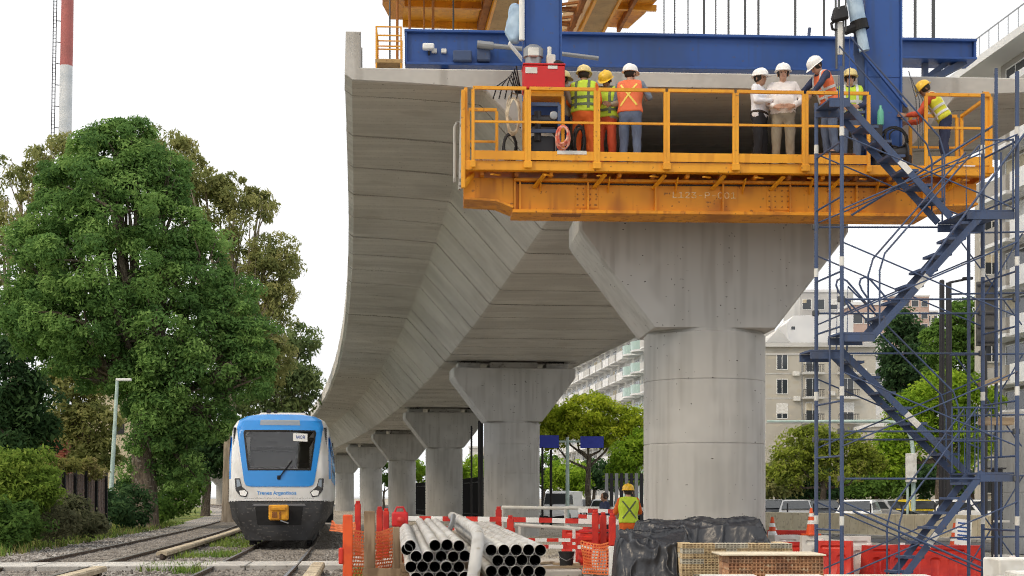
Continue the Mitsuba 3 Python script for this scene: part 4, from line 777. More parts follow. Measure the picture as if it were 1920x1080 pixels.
person('man in white hard hat and orange vest leaning forward over the rail', (q_[0], q_[1], 7.47), 1.95, 1.76, lean=.42, pitch=.25, yaw=-.1, arms={1: {'e': (.27, .42, 1.12), 'w': (.2, .5, .95), 'd': (0, 1, -.5)}, -1: {'e': (-.27, .40, 1.15), 'w': (-.2, .52, .98), 'd': (0, 1, -.5)}}, hat='hat_white', shirt='cloth_navy', vest='vest_orange', trousers='cloth_jeans', seed=61)
person('worker with sunglasses and lime vest facing the camera beside the blue post', onp(1608, .48), 3.05, 1.76, arms={1: {'e': (.27, .03, 1.16), 'w': (.12, .24, 1.05), 'd': (-.8, .5, 0)}, -1: {'e': (-.27, .03, 1.16), 'w': (-.1, .26, 1.06), 'd': (.8, .5, 0)}}, hat='hat_cream', shirt='cloth_navy', vest='vest_lime', trousers='cloth_jeans', skin='skin_light', glasses=True, seed=71)
person('worker in yellow vest with red sleeves bending to the hanging chains', onp(1790, .42), 1.35, 1.70, lean=.55, pitch=.15, arms={1: {'e': (.26, .45, 1.0), 'w': (.1, .68, .95), 'd': (0, 1, 0)}, -1: {'e': (-.26, .47, 1.02), 'w': (-.08, .68, 1.04), 'd': (0, 1, .2)}}, hat='hat_yellow', shirt='cloth_red', vest='vest_yellow', trousers='cloth_navy', skin='skin_dark', seed=81)
g1 = at(1178, 934, 32.2)
person('worker on the ground seen from behind in lime vest, yellow hard hat and orange trousers', (g1[0], g1[1], .05), .12, 1.78, arms=work, hat='hat_yellow', shirt='cloth_orange', sleeves=1, vest='vest_lime', strips='strip_silver', cross='strip_dark', trousers='cloth_orange', face=False, seed=91)
g2 = at(1134, 934, 41.0)
person('dark haired man in dark clothes without hard hat beyond the barriers', (g2[0], g2[1], 0), 1.9, 1.72, arms=fold, hat=None, shirt='cloth_navy', trousers='cloth_black', skin='skin_dark', seed=95)
# ---------------------------------------------------------------- things on the ground
t = thing('concrete_slab', 'pale concrete slab lying between the pipe pile and the black tarpaulin', 'slab')
put(t, 'panel', mv(cbox(.15, 28.6, .0, 1.35, 34.5, .16, .015)), 'pale_concrete', False); put(t, 'panel', mv(cbox(1.37, 28.4, .0, 2.4, 34.2, .17, .015)), 'pale_concrete', False)
# pipe pile
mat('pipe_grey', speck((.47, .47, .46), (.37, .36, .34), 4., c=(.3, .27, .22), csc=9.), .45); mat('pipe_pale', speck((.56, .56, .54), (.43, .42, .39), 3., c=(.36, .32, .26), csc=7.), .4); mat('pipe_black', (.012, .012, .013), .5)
PDX = -.08; r_ = np.random.default_rng(5)
LEN = 11.5; SEGM = hollow((0, 0, 0), (PDX*LEN, LEN, .15), .08, .0755, 16); PM = shape(SEGM, 40)
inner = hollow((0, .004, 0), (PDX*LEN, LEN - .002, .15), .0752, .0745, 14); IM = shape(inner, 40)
spots = []
for row, z in enumerate((.915, .772, .629, .486)):
    for g, (x0, x1) in enumerate(((-1.36, -.60), (-.27, .42))):
        for k in range(7):
            x = x0 + .163 * k + (row % 2) * .081 + r_.normal(0, .004)
            if x > x1 + .02 or (row == 0 and g == 0 and k in (1,)) or (row == 0 and g == 1 and k == 4 and False): continue
            spots.append((row, g, x, z - .06 * g + r_.normal(0, .004), 20 + r_.normal(0, .06)))
spots += [(0, 0, -1.41, .86, 20.05)]; spots.sort(); cnt = {}
for row, g, x, z, y in spots:
    cnt[row, g] = cnt.get((row, g), -1) + 1; lab = '%s grey pipe from the left, %s row, %s half of the pile' % (NTH[cnt[row, g]], ('top', 'second', 'third', 'bottom')[row], ('left', 'right')[g])
    k = single('plastic_pipe', PM, ('pipe_grey', 'pipe_pale', 'pipe_grey')[int(r_.integers(3))], lab, 'pipe', 'grey pipes in the pile', M=MX((x, y, z)))
    put(k, 'bore', IM, 'pipe_black', M=MX((x, y, z)))
for i, y in enumerate((20.6, 25.0, 29.8)):
    k = thing('timber_bearer', ['timber bearer under the front ends of the pipe pile', 'timber bearer under the middle of the pipe pile', 'timber bearer under the far ends of the pipe pile'][i], 'timber')
    x = PDX * (y - 20)
    h_ = (.404 + .013*(y - 20)) / 3
    for q in range(3): put(k, 'beam', mv(cbox(x - 1.6, y - .1, q*h_, x + .65, y + .1, q*h_ + h_ - .004, .008)), 'wood', False)
single('conduit', tube([(-1.2, 30, 1.19), (-.98, 27.5, 1.165), (-.82, 25.5, 1.14), (-.64, 23, 1.11), (-.5, 21, 1.085), (-.45, 20.0, 1.03), (-.46, 19.75, .9), (-.5, 19.68, .6), (-.56, 19.66, .2)], .085, 18), 'pipe_grey', 'thick pale grey conduit bent down over the front of the pipe pile', 'conduit')
single('corrugated_hose', tube([(-1.02 + .0*i, 23, 1.28) if False else at(762 + 88*math.sin(t_), 1030 - 62*(1-math.cos(t_)), 23.0 + 2*t_) for t_ in np.linspace(0, 1.57, 24) for i in (0,)], [.05 if i % 2 else .042 for i in range(24)], 12), 'grey_steel', 'grey corrugated hose arching over the left of the pipe pile', 'hose')
# posts, netting and barriers
def gpost(px, Y, w, ytop, m, name, lab, cat, d=.08):
    p = at(px, ytop, Y); k = thing(name, lab, cat)
    put(k, 'shaft', mv(cbox(-w/2, -d/2, 0, w/2, d/2, p[2], .012), (p[0], p[1], 0), .1), m, False); return k, p
k, p = gpost(652, 22, .145, 965, 'orange_plastic', 'marker_post', 'tall bright orange marker post nearest the train track', 'post')
put(k, 'clamp', mv(rbox(-.13, -.07, .58, -.06, .05, .82, .02), (p[0], p[1], 0)), 'red_plastic')
gpost(693, 22, .165, 958, 'wood', 'timber_post', 'wide weathered timber post between the orange post and the pipes', 'timber post')
gpost(743, 22, .10, 988, 'wood', 'timber_post', 'shorter narrow timber post beside the pipe pile', 'timber post')
k = thing('timber_plank', 'brown board nailed across the two timber posts', 'plank'); p0, p1 = at(680, 1072, 21.93), at(752, 1074, 21.93); put(k, 'board', bar(p0, p1, .03, .12), 'wood', False)
def net(P0, P1, h, lab, seed, n=9):
    P0, P1 = np.array(P0, float), np.array(P1, float); g = np.random.default_rng(seed); L = np.linalg.norm(P1 - P0); nx = max(4, int(L / .055)); nz = int(h / .06); ms = []
    side = np.array([-(P1-P0)[1], (P1-P0)[0], 0]) / L
    def q(i, j): t = i/nx; return P0 + (P1-P0)*t + np.array([0, 0, h*j/nz]) + side * .05*math.sin(t*7 + j*.5) - np.array([0, 0, .07*math.sin(math.pi*t)*(j/nz)])
    for j in range(nz + 1): ms += [bar(q(i, j), q(i+1, j), .006, .026) for i in range(nx)]
    for i in range(nx + 1): ms += [bar(q(i, j), q(i, j+1), .02, .006) for j in range(nz)]
    single('safety_net', J(ms), 'mesh_orange', lab, 'safety net', smooth=False)
a0, a1 = at(654, 934, 24.2), at(744, 934, 25.4); net((a0[0], a0[1], .15), (a1[0], a1[1], .15), .9, 'orange safety netting strung behind the two timber posts', 1)
a0, a1 = at(618, 934, 31), at(662, 934, 29); net((a0[0], a0[1], .88), (a1[0], a1[1], .88), .2, 'orange safety netting strip right beside the train', 2)
a0, a1 = at(745, 934, 27.8), at(770, 934, 28.8); net((a0[0], a0[1], .1), (a1[0], a1[1], .1), .85, 'small orange netting piece behind the pipe pile top left', 3)
def delineator(px, Y, ytop, lab, white=.5, w=.13, group=None):
    p = at(px, ytop, Y); k = thing('barrier_post', lab, 'barrier post', group); c = (p[0], p[1], 0); h = p[2]
    put(k, 'foot', mv(cbox(-.22, -.16, 0, .22, .16, .09, .02), c), 'black', False)
    zb = h * white
    put(k, 'white_band', mv(rbox(-w/2, -.045, .09, w/2, .045, zb, .02), c), 'white_paint'); put(k, 'red_band', mv(rbox(-w/2, -.046, zb + .002, w/2, .046, h, .02), c), 'red_plastic')
    put(k, 'cap', mv(rbox(-w*.35, -.03, h - .005, w*.35, .03, h + .06, .015), c), 'red_plastic'); return k
for px, Y, yt, lab, wv in ((935, 31, 955, 'red and white barrier post left of the traffic cone', .55), (957, 28.5, 972, 'red over white barrier post in front of the second pier', .5), (1116, 29.2, 962, 'left one of the two close red and white barrier posts', .5), (1131, 29.4, 966, 'right one of the two close red and white barrier posts', .5), (1148, 27.6, 968, 'front red and white barrier post by the black tarpaulin', .55),
                     (671, 33, 944, 'dark red barrier post behind the tall orange post', .2), (712, 31, 955, 'red barrier post with netting between the timber posts', .2), (724, 33, 958, 'slim red barrier post right of the netting', .2)):
    delineator(px, Y, yt, lab, wv)
k = thing('warning_lamp', 'bright red warning lamp box on a post by the pipe pile', 'warning lamp'); p = at(750, 990, 27.5)
put(k, 'housing', mv(rbox(-.15, -.08, 1.02, .15, .08, 1.3, .04), (p[0], p[1], 0)), 'red_paint'); put(k, 'lens', mv(mv(lathe([(.075, 0), (.07, .03), (.03, .05)], 16), rx=math.pi/2), (p[0] + .02, p[1] - .08, 1.14)), 'red_plastic'); put(k, 'handle', mv(tube([(-.1, 0, 1.29), (-.06, 0, 1.38), (.06, 0, 1.38), (.1, 0, 1.29)], .02), (p[0], p[1], 0)), 'red_paint'); put(k, 'post', mv(bar((0, 0, 0), (0, 0, 1.03), .08, .08), (p[0], p[1], 0)), 'wood', False)
def board(px0, py0, Y0, px1, py1, Y1, lab, h=.1, n=8, ph=0):
    a, b = at(px0, py0, Y0), at(px1, py1, Y1); k = thing('barrier_board', lab, 'barrier board')
    for i in range(n):
        put(k, 'band', bar(a + (b-a)*i/n, a + (b-a)*(i+1)/n, .03, h), 'red_plastic' if (i + ph) % 2 else 'white_paint', False)
board(765, 972, 31.2, 963, 974, 30.6, 'long red and white striped board reaching left behind the pipes', n=9)
board(962, 974, 30.2, 1160, 979, 29.6, 'upper red and white striped board right of the cone', n=8, ph=1)
board(960, 1012, 30.0, 1092, 1013, 29.6, 'middle red and white striped board by the cone foot', n=6, h=.07)
board(975, 1024, 28.9, 1165, 1027, 28.6, 'lowest red and white striped board in front', n=7, h=.075)
k = thing('steel_barrier', 'pale steel barrier slanting behind the traffic cone', 'barrier'); a, b, c = at(965, 984, 31.5), at(1092, 992, 31.5), at(1076, 992, 31.5)
put(k, 'top_rail', tube([a, b], .04), 'off_white'); put(k, 'leg', bar((c[0], c[1], 0), (c[0], c[1], c[2]), .14, .06), 'white_paint', False); put(k, 'leg', bar((a[0]+.1, a[1], 0), (a[0]+.1, a[1], a[2]), .05, .05), 'off_white', False)
k = thing('pipe_rail', 'thin grey steel rail across the foot of the second pier', 'rail'); a, b = at(942, 951, 45), at(1062, 953, 44)
put(k, 'rail', tube([a, b], .05), 'off_white')
for q in (a, b): put(k, 'post', tube([(q[0], q[1], 0), tuple(q)], .035), 'off_white')
k = thing('pipe_rail', 'thin pale steel rail behind the worker on the ground', 'rail'); a, b = at(1060, 952, 42), at(1212, 955, 40)
put(k, 'rail', tube([a, b], .05), 'off_white')
for q in (a, (a+b)/2, b): put(k, 'post', tube([(q[0], q[1], 0), tuple(q)], .035), 'off_white')
def cone(px, ybase, Y, h, lab, z0=0.0):
    p = at(px, ybase, Y); k = thing('traffic_cone', lab, 'traffic cone'); c = (p[0], p[1], z0); r0, r1 = h*.21, h*.045
    f = lambda z: r0 + (r1 - r0)*z/h
    put(k, 'base', mv(cbox(-h*.27, -h*.27, 0, h*.27, h*.27, .035, .01), c, .4), 'orange_plastic', False)
    put(k, 'shell', mv(lathe([(f(.035), .035), (f(h), h), (r1*.6, h+.01)], 20), c), 'orange_plastic')
    for a, b in ((.42, .56), (.70, .82)): put(k, 'white_band', mv(lathe([(f(a*h)+.003, a*h), (f(b*h)+.003, b*h)], 20), c), 'white_paint')
cone(996, 1018, 30.4, .62, 'orange traffic cone standing among the striped barrier boards')
cone(1521, 1000, 27.6, .5, 'orange traffic cone standing on the pale barrier beside the scaffold', .86)
cone(1790, 1000, 29.5, .6, 'orange traffic cone behind the white notice board', .45)
cone(1448, 1000, 29.5, .62, 'faded orange traffic cone right of the nearest pier foot', .55)
single('cone_stand', cbox(at(1790, 0, 29.5)[0]-.3, 29.2, 0, at(1790, 0, 29.5)[0]+.3, 29.8, .449, .02), 'pale_concrete', 'low concrete block carrying the cone behind the notice board', 'concrete block', smooth=False)
single('cone_stand', cbox(at(1448, 0, 29.5)[0]-.3, 29.2, 0, at(1448, 0, 29.5)[0]+.25, 29.8, .549, .02), 'pale_concrete', 'low concrete block carrying the faded cone by the pier', 'concrete block', smooth=False)
# water filled plastic barriers
def barrier_mesh(L=1.5, h=.8):
    pr = [(-.24, 0), (.24, 0), (.24, .1), (.14, .34), (.1, h), (-.1, h), (-.14, .34), (-.24, .1)]
    m = m3.Manifold.extrude(m3.CrossSection([np.array(pr)]), L).rotate([90, 0, 90]).translate([-L/2, 0, 0])
    for i in range(int(L/.3)):
        x = -L/2 + .2 + .3*i + (L - .3*int(L/.3))/2 - .05
        for s in (-1, 1):
            tool = MS.batch_hull([MS.sphere(.065, 12).translate([x + a, s*yy, z]) for a in (-.03, .03) for z, yy in ((.16, .235), (.52, .15))]); m = m - tool
    for s in (-1, 1): m = m - MS.batch_hull([MS.sphere(.04, 10).translate([x, s*.115, h*.86]) for x in (-L*.3, L*.3)])
    m = m - MS.cube([.16, .4, .1], True).translate([-L*.3, 0, .03]) - MS.cube([.16, .4, .1], True).translate([L*.3, 0, .03])
    return TM(m)
BMS = {L: shape(barrier_mesh(L), 28) for L in (1.5, .62, .95, .5)}
def wbar(pxc, ytop, Y, L, m, lab, rz=0.0, h=.8, group=None):
    p = at(pxc, ytop, Y); M = MX((p[0], p[1], 0), rz) @ np.diag([1, 1, p[2] / h, 1.0])
    k = thing('plastic_barrier', lab, 'barrier', group); put(k, 'body', BMS[L], m, M=M)
    q = mv(J(*[lathe([(.045, h), (.045, h+.03), (.03, h+.035)], 12, (x, 0, 0)) for x in (-L*.36,)]), (p[0], p[1], p[2]-h), rz) if L > .55 else None
    if q is not None: put(k, 'filler_cap', q, 'white_paint')
for pxc, yt, Y, L, m, lab, rz in ((1753, 1022, 25.6, 1.5, 'red_plastic', 'large red plastic barrier behind the lowest stair flight', -.22), (1650, 1022, 26.2, .62, 'red_plastic', 'short red plastic barrier left of the lowest stair flight', .35),
    (1564, 1014, 26.0, .62, 'red_plastic', 'red plastic barrier between the two left scaffold posts', -.4), (1604, 1005, 26.6, .5, 'off_white', 'pale grey barrier between two red barriers', .1), (1527, 1004, 27.6, .5, 'off_white', 'pale barrier carrying a cone beside the scaffold', 0),
    (1484, 994, 30.5, .95, 'red_plastic', 'red plastic barrier behind the brick pallets', -.3), (1492, 1016, 28.2, .62, 'red_plastic', 'lower red plastic barrier right behind the brick pallets', -.1)):
    wbar(pxc, yt, Y, L, m, lab, rz)
for i, (pxc, Y, m) in enumerate(((1365, 13.8, 'off_white'), (1489, 13.8, 'off_white'), (1600, 13.9, 'off_white'), (1688, 13.7, 'off_white'))):
    wbar(pxc, 1078, Y, .5, m, ['first', 'second', 'third', 'fourth'][i] + ' white barrier from the left along the bottom edge', .02)
# red ribbed drum
p = at(1117, 1020, 29.8); k = thing('ribbed_drum', 'red ribbed plastic drum lying among the barrier posts', 'drum')
pr = []
for i in range(11): pr += [(.36 if i % 2 else .32, .05 + .075*i), (.36 if i % 2 else .32, .05 + .075*i + .05)]
put(k, 'shell', mv(lathe(pr, 28), (p[0], p[1], .0)), 'red_plastic', 20); put(k, 'lid', mv(lathe([(.34, .88), (.34, .91), (.28, .93)], 28), (p[0], p[1], 0)), 'red_paint')
wbar(1182, 1006, 29.6, .62, 'orange_plastic', 'orange plastic barrier standing in front of the worker on the ground', .1, h=.8)
board(768, 990, 33.0, 940, 992, 32.0, 'low red and white striped board seen behind the pipe pile', n=8, h=.08)
board(1085, 957, 36.0, 1160, 959, 35.0, 'short red and white striped board left of the worker on the ground', n=4, h=.1)
board(1085, 968, 34.0, 1150, 971, 33.5, 'second short striped board left of the worker on the ground', n=4, h=.09, ph=1)
a0, a1 = at(1092, 934, 28.4), at(1150, 934, 28.0); net((a0[0], a0[1], .12), (a1[0], a1[1], .12), .62, 'orange safety netting hung between the right barrier posts', 5)
a0, a1 = at(905, 934, 31.5), at(960, 934, 30.8); net((a0[0], a0[1], .2), (a1[0], a1[1], .2), .6, 'orange safety netting at the foot of the second pier', 6)
wbar(925, 990, 33.5, .95, 'red_plastic', 'red plastic barrier half hidden behind the pipe pile', .3)
wbar(1082, 988, 32.5, .62, 'red_plastic', 'red plastic barrier behind the ribbed drum', -.5)
wbar(1470, 1003, 29.0, .62, 'off_white', 'pale barrier between the brick stacks and the red barriers', .5)
for i, (px, Y, L_, a_) in enumerate(((1040, 29.2, 1.3, .3), (1075, 30.6, .9, -.5), (1010, 31.0, 1.1, 1.0), (610, 28.5, 1.2, .9))):
    p = at(px, 0, Y); single('timber_offcut', mv(cbox(-L_/2, -.06, .0, L_/2, .06, .05, .006), (p[0], Y, .172 if i < 3 else .004), a_), 'plank_wood', ['longest timber offcut lying on the concrete slab', 'short timber offcut lying on the slab near the drum', 'timber offcut lying near the traffic cone', 'timber offcut lying beside the crossing by the train'][i], 'timber', smooth=False)
for i, (px, Y) in enumerate(((1062, 29.6), (1160, 31.5))):
    p = at(px, 0, Y); k = thing('bucket', ['grey bucket standing on the concrete slab', 'grey bucket standing by the worker on the ground'][i], 'bucket'); z0 = .172 if i == 0 else 0
    put(k, 'shell', mv(lathe([(.12, 0), (.155, .3), (.165, .3), (.165, .32), (.15, .32), (.115, .02)], 20), (p[0], Y, z0)), 'dark_rubber'); put(k, 'handle', mv(tube([(-.16, 0, .3), (-.12, -.08, .2), (0, -.17, .14), (.12, -.08, .2), (.16, 0, .3)], .008, 6), (p[0], Y, z0)), 'grey_steel')
struct('rubble', bits(700, -5.5, 4.5, 27, 40, .05, .0, 31), 'stone_a', False, 'stuff', 'broken stones and rubble strewn over the site ground')
# notice board
k = thing('notice_board', 'small white notice board with blue lines leaning by the barriers', 'notice board'); p = at(1806, 998, 27.6); s_ = 2800/27.6
put(k, 'panel', mv(mv(B(-.15, -.008, -.24, .15, .008, .24), (0, 0, 0), rx=-.12, ry=.1), p), 'white_paint', False)
for i in range(5): put(k, 'text_line', mv(mv(B(-.11, -.0125, .15-.075*i, .11 - .04*(i % 2), -.0085, .18-.075*i), (0, 0, 0), rx=-.12, ry=.1), p), 'blue_paint', False)
put(k, 'stake', bar((p[0], p[1]+.03, 0), (p[0], p[1]+.03, p[2]), .04, .03), 'wood', False)
# concrete blocks at the bottom right
k = single('concrete_block', mv(cbox(-.28, -.3, 0, .28, .3, .75, .02), at(1896, 1045, 20)*(1, 1, 0), .05), 'off_white', 'off white block in the bottom right corner', 'block', smooth=False)
k = single('concrete_block', mv(cbox(-.3, -.25, 0, .3, .25, .62, .02), at(1940, 1062, 19)*(1, 1, 0), .0), 'off_white', 'second off white block cut by the right picture edge', 'block', smooth=False)
wbar(1925, 1046, 22.5, .62, 'red_plastic', 'red plastic barrier cut by the right picture edge', .1)
# bricks on pallets
def brick_mesh(w, h, d):
    m = m3.Manifold.cube([w, d, h])
    for i in range(3):
        for j in range(2): m = m - m3.Manifold.cube([w/3 - .016, .03, h/2 - .014]).translate([.008 + i*w/3, -.001, .007 + j*h/2])
    return TM(m)
mat('brick_red', speck((.40, .22, .12), (.28, .14, .08), 6., c=(.46, .34, .22), csc=20.), .9); mat('brick_brown', speck((.33, .2, .12), (.24, .13, .08), 6.), .9); mat('brick_buff', speck((.52, .41, .25), (.42, .32, .18), 6., c=(.3, .22, .13), csc=20.), .9); mat('brick_grey', speck((.45, .42, .34), (.36, .33, .26), 6.), .9)
def pallet(x0, x1, Y, top, w, h, d, mats, lab, seed, rz=0):
    k = thing('brick_stack', lab, 'brick stack'); g = np.random.default_rng(seed); bm = shape(brick_mesh(w-.006, h-.006, d), False); n = int(round((x1-x0)/w)); rows = int((top - .14)/h)
    put(k, 'pallet', J(*[B(x0, Y+.0+.3*i, .1, x1, Y+.1+.3*i, .135) for i in range(4)], *[B(x0+q*(x1-x0-.1)/2, Y, .0, x0+q*(x1-x0-.1)/2+.1, Y+1, .1) for q in range(3)]), 'wood', False, kind='stuff')
    for r in range(rows):
        for c in range(n):
            for dd in range(1 if r < rows-1 and c > 0 and c < n-1 else 3):
                put(k, 'brick', bm, mats[int(g.integers(len(mats)))], M=MX((x0 + c*w + g.normal(0, .003), Y + dd*(d+.004) + g.normal(0, .006), top - (r+1)*h), g.normal(0, .008)))
    put(k, 'core', B(x0+w*1.01, Y+d+.01, .14, x1-w*1.01, Y+3*d, top-h*1.02), mats[0], False)
    return k
pallet(2.90, 4.18, 20.0, .775, .16, .095, .3, ['brick_red', 'brick_brown', 'brick_red'], 'front stack of reddish hollow bricks on a pallet', 1)
pallet(2.46, 4.06, 21.6, .90, .16, .075, .3, ['brick_buff', 'brick_grey', 'brick_buff'], 'rear stack of buff hollow bricks on a pallet beside the tarpaulin', 2)
mat('wrap_film', speck((.6, .54, .42), (.5, .44, .33), 3.), .6)
single('cardboard_cover', mv(cbox(2.80, 19.95, .777, 4.2, 20.95, .80, .006)), 'wrap_film', 'cream cardboard sheet lying on top of the front brick stack', 'cardboard sheet', smooth=False)
# black tarpaulin
mat('tarpaulin', (.02, .022, .028), .4, spec=.65)
def drape(x0, x1, prof, seed, fold=.05, nx=120, skew=0.0):  # prof: (y, z) from the front foot over the top to the back foot
    pr = np.array(prof, float); L = np.r_[0, np.cumsum(np.linalg.norm(np.diff(pr, axis=0), axis=1))]
    def fn(u, v):
        y = np.interp(v * L[-1], L, pr[:, 0]); z = np.interp(v * L[-1], L, pr[:, 1]); x = x0 + (x1 - x0) * u; top = pr[:, 1].max(); lowf = np.clip(1 - z / top, 0, 1)
        e = np.minimum(u, 1 - u); end = np.clip(1 - e / .10, 0, 1)
        z = z * (1 - .75 * end ** 2) + .10 * (meshkit.fbm(np.c_[x * 1.6, y * 1.6, 0*x], 2, seed) - .5) * (z > .15)
        q = np.c_[x * 3.6 + skew * z, y * 1.5, z * 1.0]; r = 1 - 2 * np.abs(meshkit.fbm(q, 2, seed + 1) - .5); r2 = 1 - 2 * np.abs(meshkit.fbm(np.c_[x * 2.2 + y * 1.6, y * 3.2 - x * 1.2, z * 2.0], 2, seed + 2) - .5)
        cr = 1 - 2 * np.abs(meshkit.fbm(np.c_[x * 9 + y * 4, y * 9 - x * 5, z * 6], 2, seed + 3) - .5)
        f = fold * (r ** 5 * (.5 + lowf) + .8 * r2 ** 6) + .009 * cr ** 4
        return np.c_[x + .05 * (r - .5) * end, y - f * (1 if True else 0) * (v < .55) + f * .6 * (v >= .55), np.maximum(z + f * .9, .006)]
    p, f = grid(nx, 110, fn); return p, f
single('tarpaulin_pile', drape(1.52, 2.72, [(21.95, 0), (22.1, .45), (22.35, .86), (22.6, 1.0), (22.9, 1.02), (23.2, .9), (23.3, 0)], 3, .085), 'tarpaulin', 'heap wrapped in black plastic sheet left of the brick stacks', 'tarpaulin', smooth=True)
single('tarpaulin_sheet', drape(1.82, 4.05, [(22.75, .15), (22.85, .8), (22.98, 1.08), (23.3, 1.16), (23.8, 1.17), (24.2, 1.1), (24.3, .1)], 8, .075), 'tarpaulin', 'black plastic sheet draped over stacked material before the nearest pier', 'tarpaulin', smooth=True)
single('covered_stack', J(rbox(1.95, 23.0, 0, 3.95, 24.1, 1.0, .05)), 'wood', 'material stack hidden under the black plastic sheet', 'stack')
# scaffold planks and dark items at the right
for i, (a, b, Y, lab) in enumerate(((1838, 1884, 24.5, 'upper brown plank sticking out of the scaffold at right'), (1838, 1897, 24.4, 'lower brown plank sticking out of the scaffold at right'))):
    y0 = (722, 790)[i]; p, q = at(a, y0, Y), at(b, y0 - (14, 0)[i], Y); single('scaffold_plank', bar(p, q, .25, .09 + .03*i), 'plank_wood', lab, 'plank', smooth=False)
p = at(1867, 0, 26.0); k = thing('steel_column', 'black steel column behind the right scaffold posts', 'column')
put(k, 'web', B(p[0]-.06, 25.94, 0, p[0]+.06, 26.06, 2.05), 'black', False); put(k, 'flange', B(p[0]-.09, 25.9, 0, p[0]+.09, 25.938, 2.05), 'dark_steel', False); put(k, 'cap_plate', B(p[0]-.14, 25.86, 2.052, p[0]+.14, 26.14, 2.08), 'dark_steel', False)
for z in (.55, 1.15): put(k, 'bracket', bar((p[0]-.08, 25.88, z), (p[0]+.2, 25.88, z), .03, .04), 'off_white', False)
k = thing('round_column', 'grey round concrete column cut by the right picture edge', 'column'); p = at(1926, 0, 42); R_ = .87
put(k, 'shaft', lathe([(R_, -.2), (R_, 1.68), (R_-.015, 1.69), (R_-.015, 1.71), (R_, 1.72), (R_, 3.7), (R_*.93, 3.95), (R_*.8, 4.02)], 48, (p[0], p[1], 0)), 'column_concrete', 28)
# low site wall, panels
mat('hoarding', speck((.60, .54, .40), (.52, .46, .33), 1.5, c=(.45, .4, .3), csc=9.), .85)
k = thing('site_wall', 'low beige panel wall between the building site and the street', 'wall'); a, b = np.array([10.6, 65.0]), np.array([17.4, 49.6]); L = np.linalg.norm(b - a); n = int(L/.55)
ang = math.atan2(*(b-a)[::-1])
for i in range(n):
    q = a + (b-a)*(i+.5)/n; put(k, 'panel', mv(cbox(-.265, -.03, .04, .265, .03, .95 + .012*RNG.random(), .012), (q[0], q[1], 0), ang), 'hoarding', False)
q = (a+b)/2; put(k, 'plinth', mv(cbox(-L/2, -.25, 0, L/2, .25, .14, .02), (q[0], q[1], 0), ang), 'pale_concrete', False)
for i in range(9):
    q = a + (b-a)*(i+.3)/9; single('bollard', mv(lathe([(.03, .96), (.03, 1.32), (.015, 1.34)], 8), (q[0], q[1], 0)), 'dark_steel', NTH[i] + ' thin dark post from the left on the low beige wall', 'post', 'posts along the beige wall')
# ---------------------------------------------------------------- trees
scene['leaf'] = {'type': 'principledthin', 'base_color': {'type': 'mesh_attribute', 'name': 'vertex_color'}, 'roughness': .5, 'diff_trans': .9, 'spec_trans': 0.0}
mat('bark', speck((.16, .13, .10), (.08, .062, .05), 5., stretch=(3, 3, .6), c=(.22, .2, .17), csc=9.), .95)
mat('bark_pale', speck((.34, .29, .23), (.22, .18, .14), 2., stretch=(3, 3, .5)), .9)
def leaves(blobs, size, seed, cols, per=70, dens=1.0, sig=.5, droop=0.0, shell=.55):
    g = np.random.default_rng(seed); P, C, N = [], [], []
    for c, r, n in blobs:
        n = int(n * dens); d = g.normal(size=(n, 3)); d /= np.linalg.norm(d, axis=1, keepdims=True); rad = shell + (1 - shell) * g.random(n) ** .7
        rad *= .70 + .62 * meshkit.fbm(d * 2.6 + seed + np.asarray(c) * .37, 3, seed) ; cc = np.asarray(c) + d * np.asarray(r) * rad[:, None]
        m = per
        sd = g.normal(size=(n, m, 3)) + d[:, None] * .5 + np.array([0, 0, .35]); sd /= np.linalg.norm(sd, axis=2, keepdims=True)
        R = sig * 1.45 * (.45 + .95 * g.random((n, 1, 1))) * (.35 + .8 * g.random((n, m, 1)) ** .7) * np.array([1.1, 1.1, .8])
        k = (cc[:, None] + sd * R).reshape(-1, 3)
        tone = np.repeat(g.random(n), m) * .6 + g.random(n*m) * .4
        P.append(k); C.append(tone); N.append(sd.reshape(-1, 3))
    P, C, N = np.vstack(P), np.concatenate(C), np.vstack(N); n = len(P)
    nn = N * .8 + np.array([0, 0, .35]) + g.normal(size=(n, 3)) * .5; nn /= np.linalg.norm(nn, axis=1, keepdims=True)
    t = np.cross(nn, g.normal(size=(n, 3))); t /= np.linalg.norm(t, axis=1, keepdims=True); t[:, 2] -= droop; b = np.cross(nn, t); b /= np.linalg.norm(b, axis=1, keepdims=True)
    s = size * (.55 + .8 * g.random(n))[:, None]
    v = np.stack([P - t*s, P + b*s*.42 + nn*s*.12, P + t*s, P - b*s*.42 + nn*s*.12], 1).reshape(-1, 3)
    i = np.arange(n)[:, None] * 4; f = np.vstack([i + [0, 1, 2], i + [0, 2, 3]])
    cols = np.asarray(cols); x = C * (len(cols) - 1); a = np.floor(x).astype(int).clip(0, len(cols)-2); w = (x - a)[:, None]; col = cols[a]*(1-w) + cols[a+1]*w
    keep = v.reshape(n, 4, 3)[:, :, 2].min(1) > .02
    if not keep.all():
        kp = np.repeat(keep, 4); v = v[kp]; col = col[keep]; n = keep.sum(); i = np.arange(n)[:, None]*4; f = np.vstack([i + [0, 1, 2], i + [0, 2, 3]])
    return v, f, np.repeat(col, 4, 0)
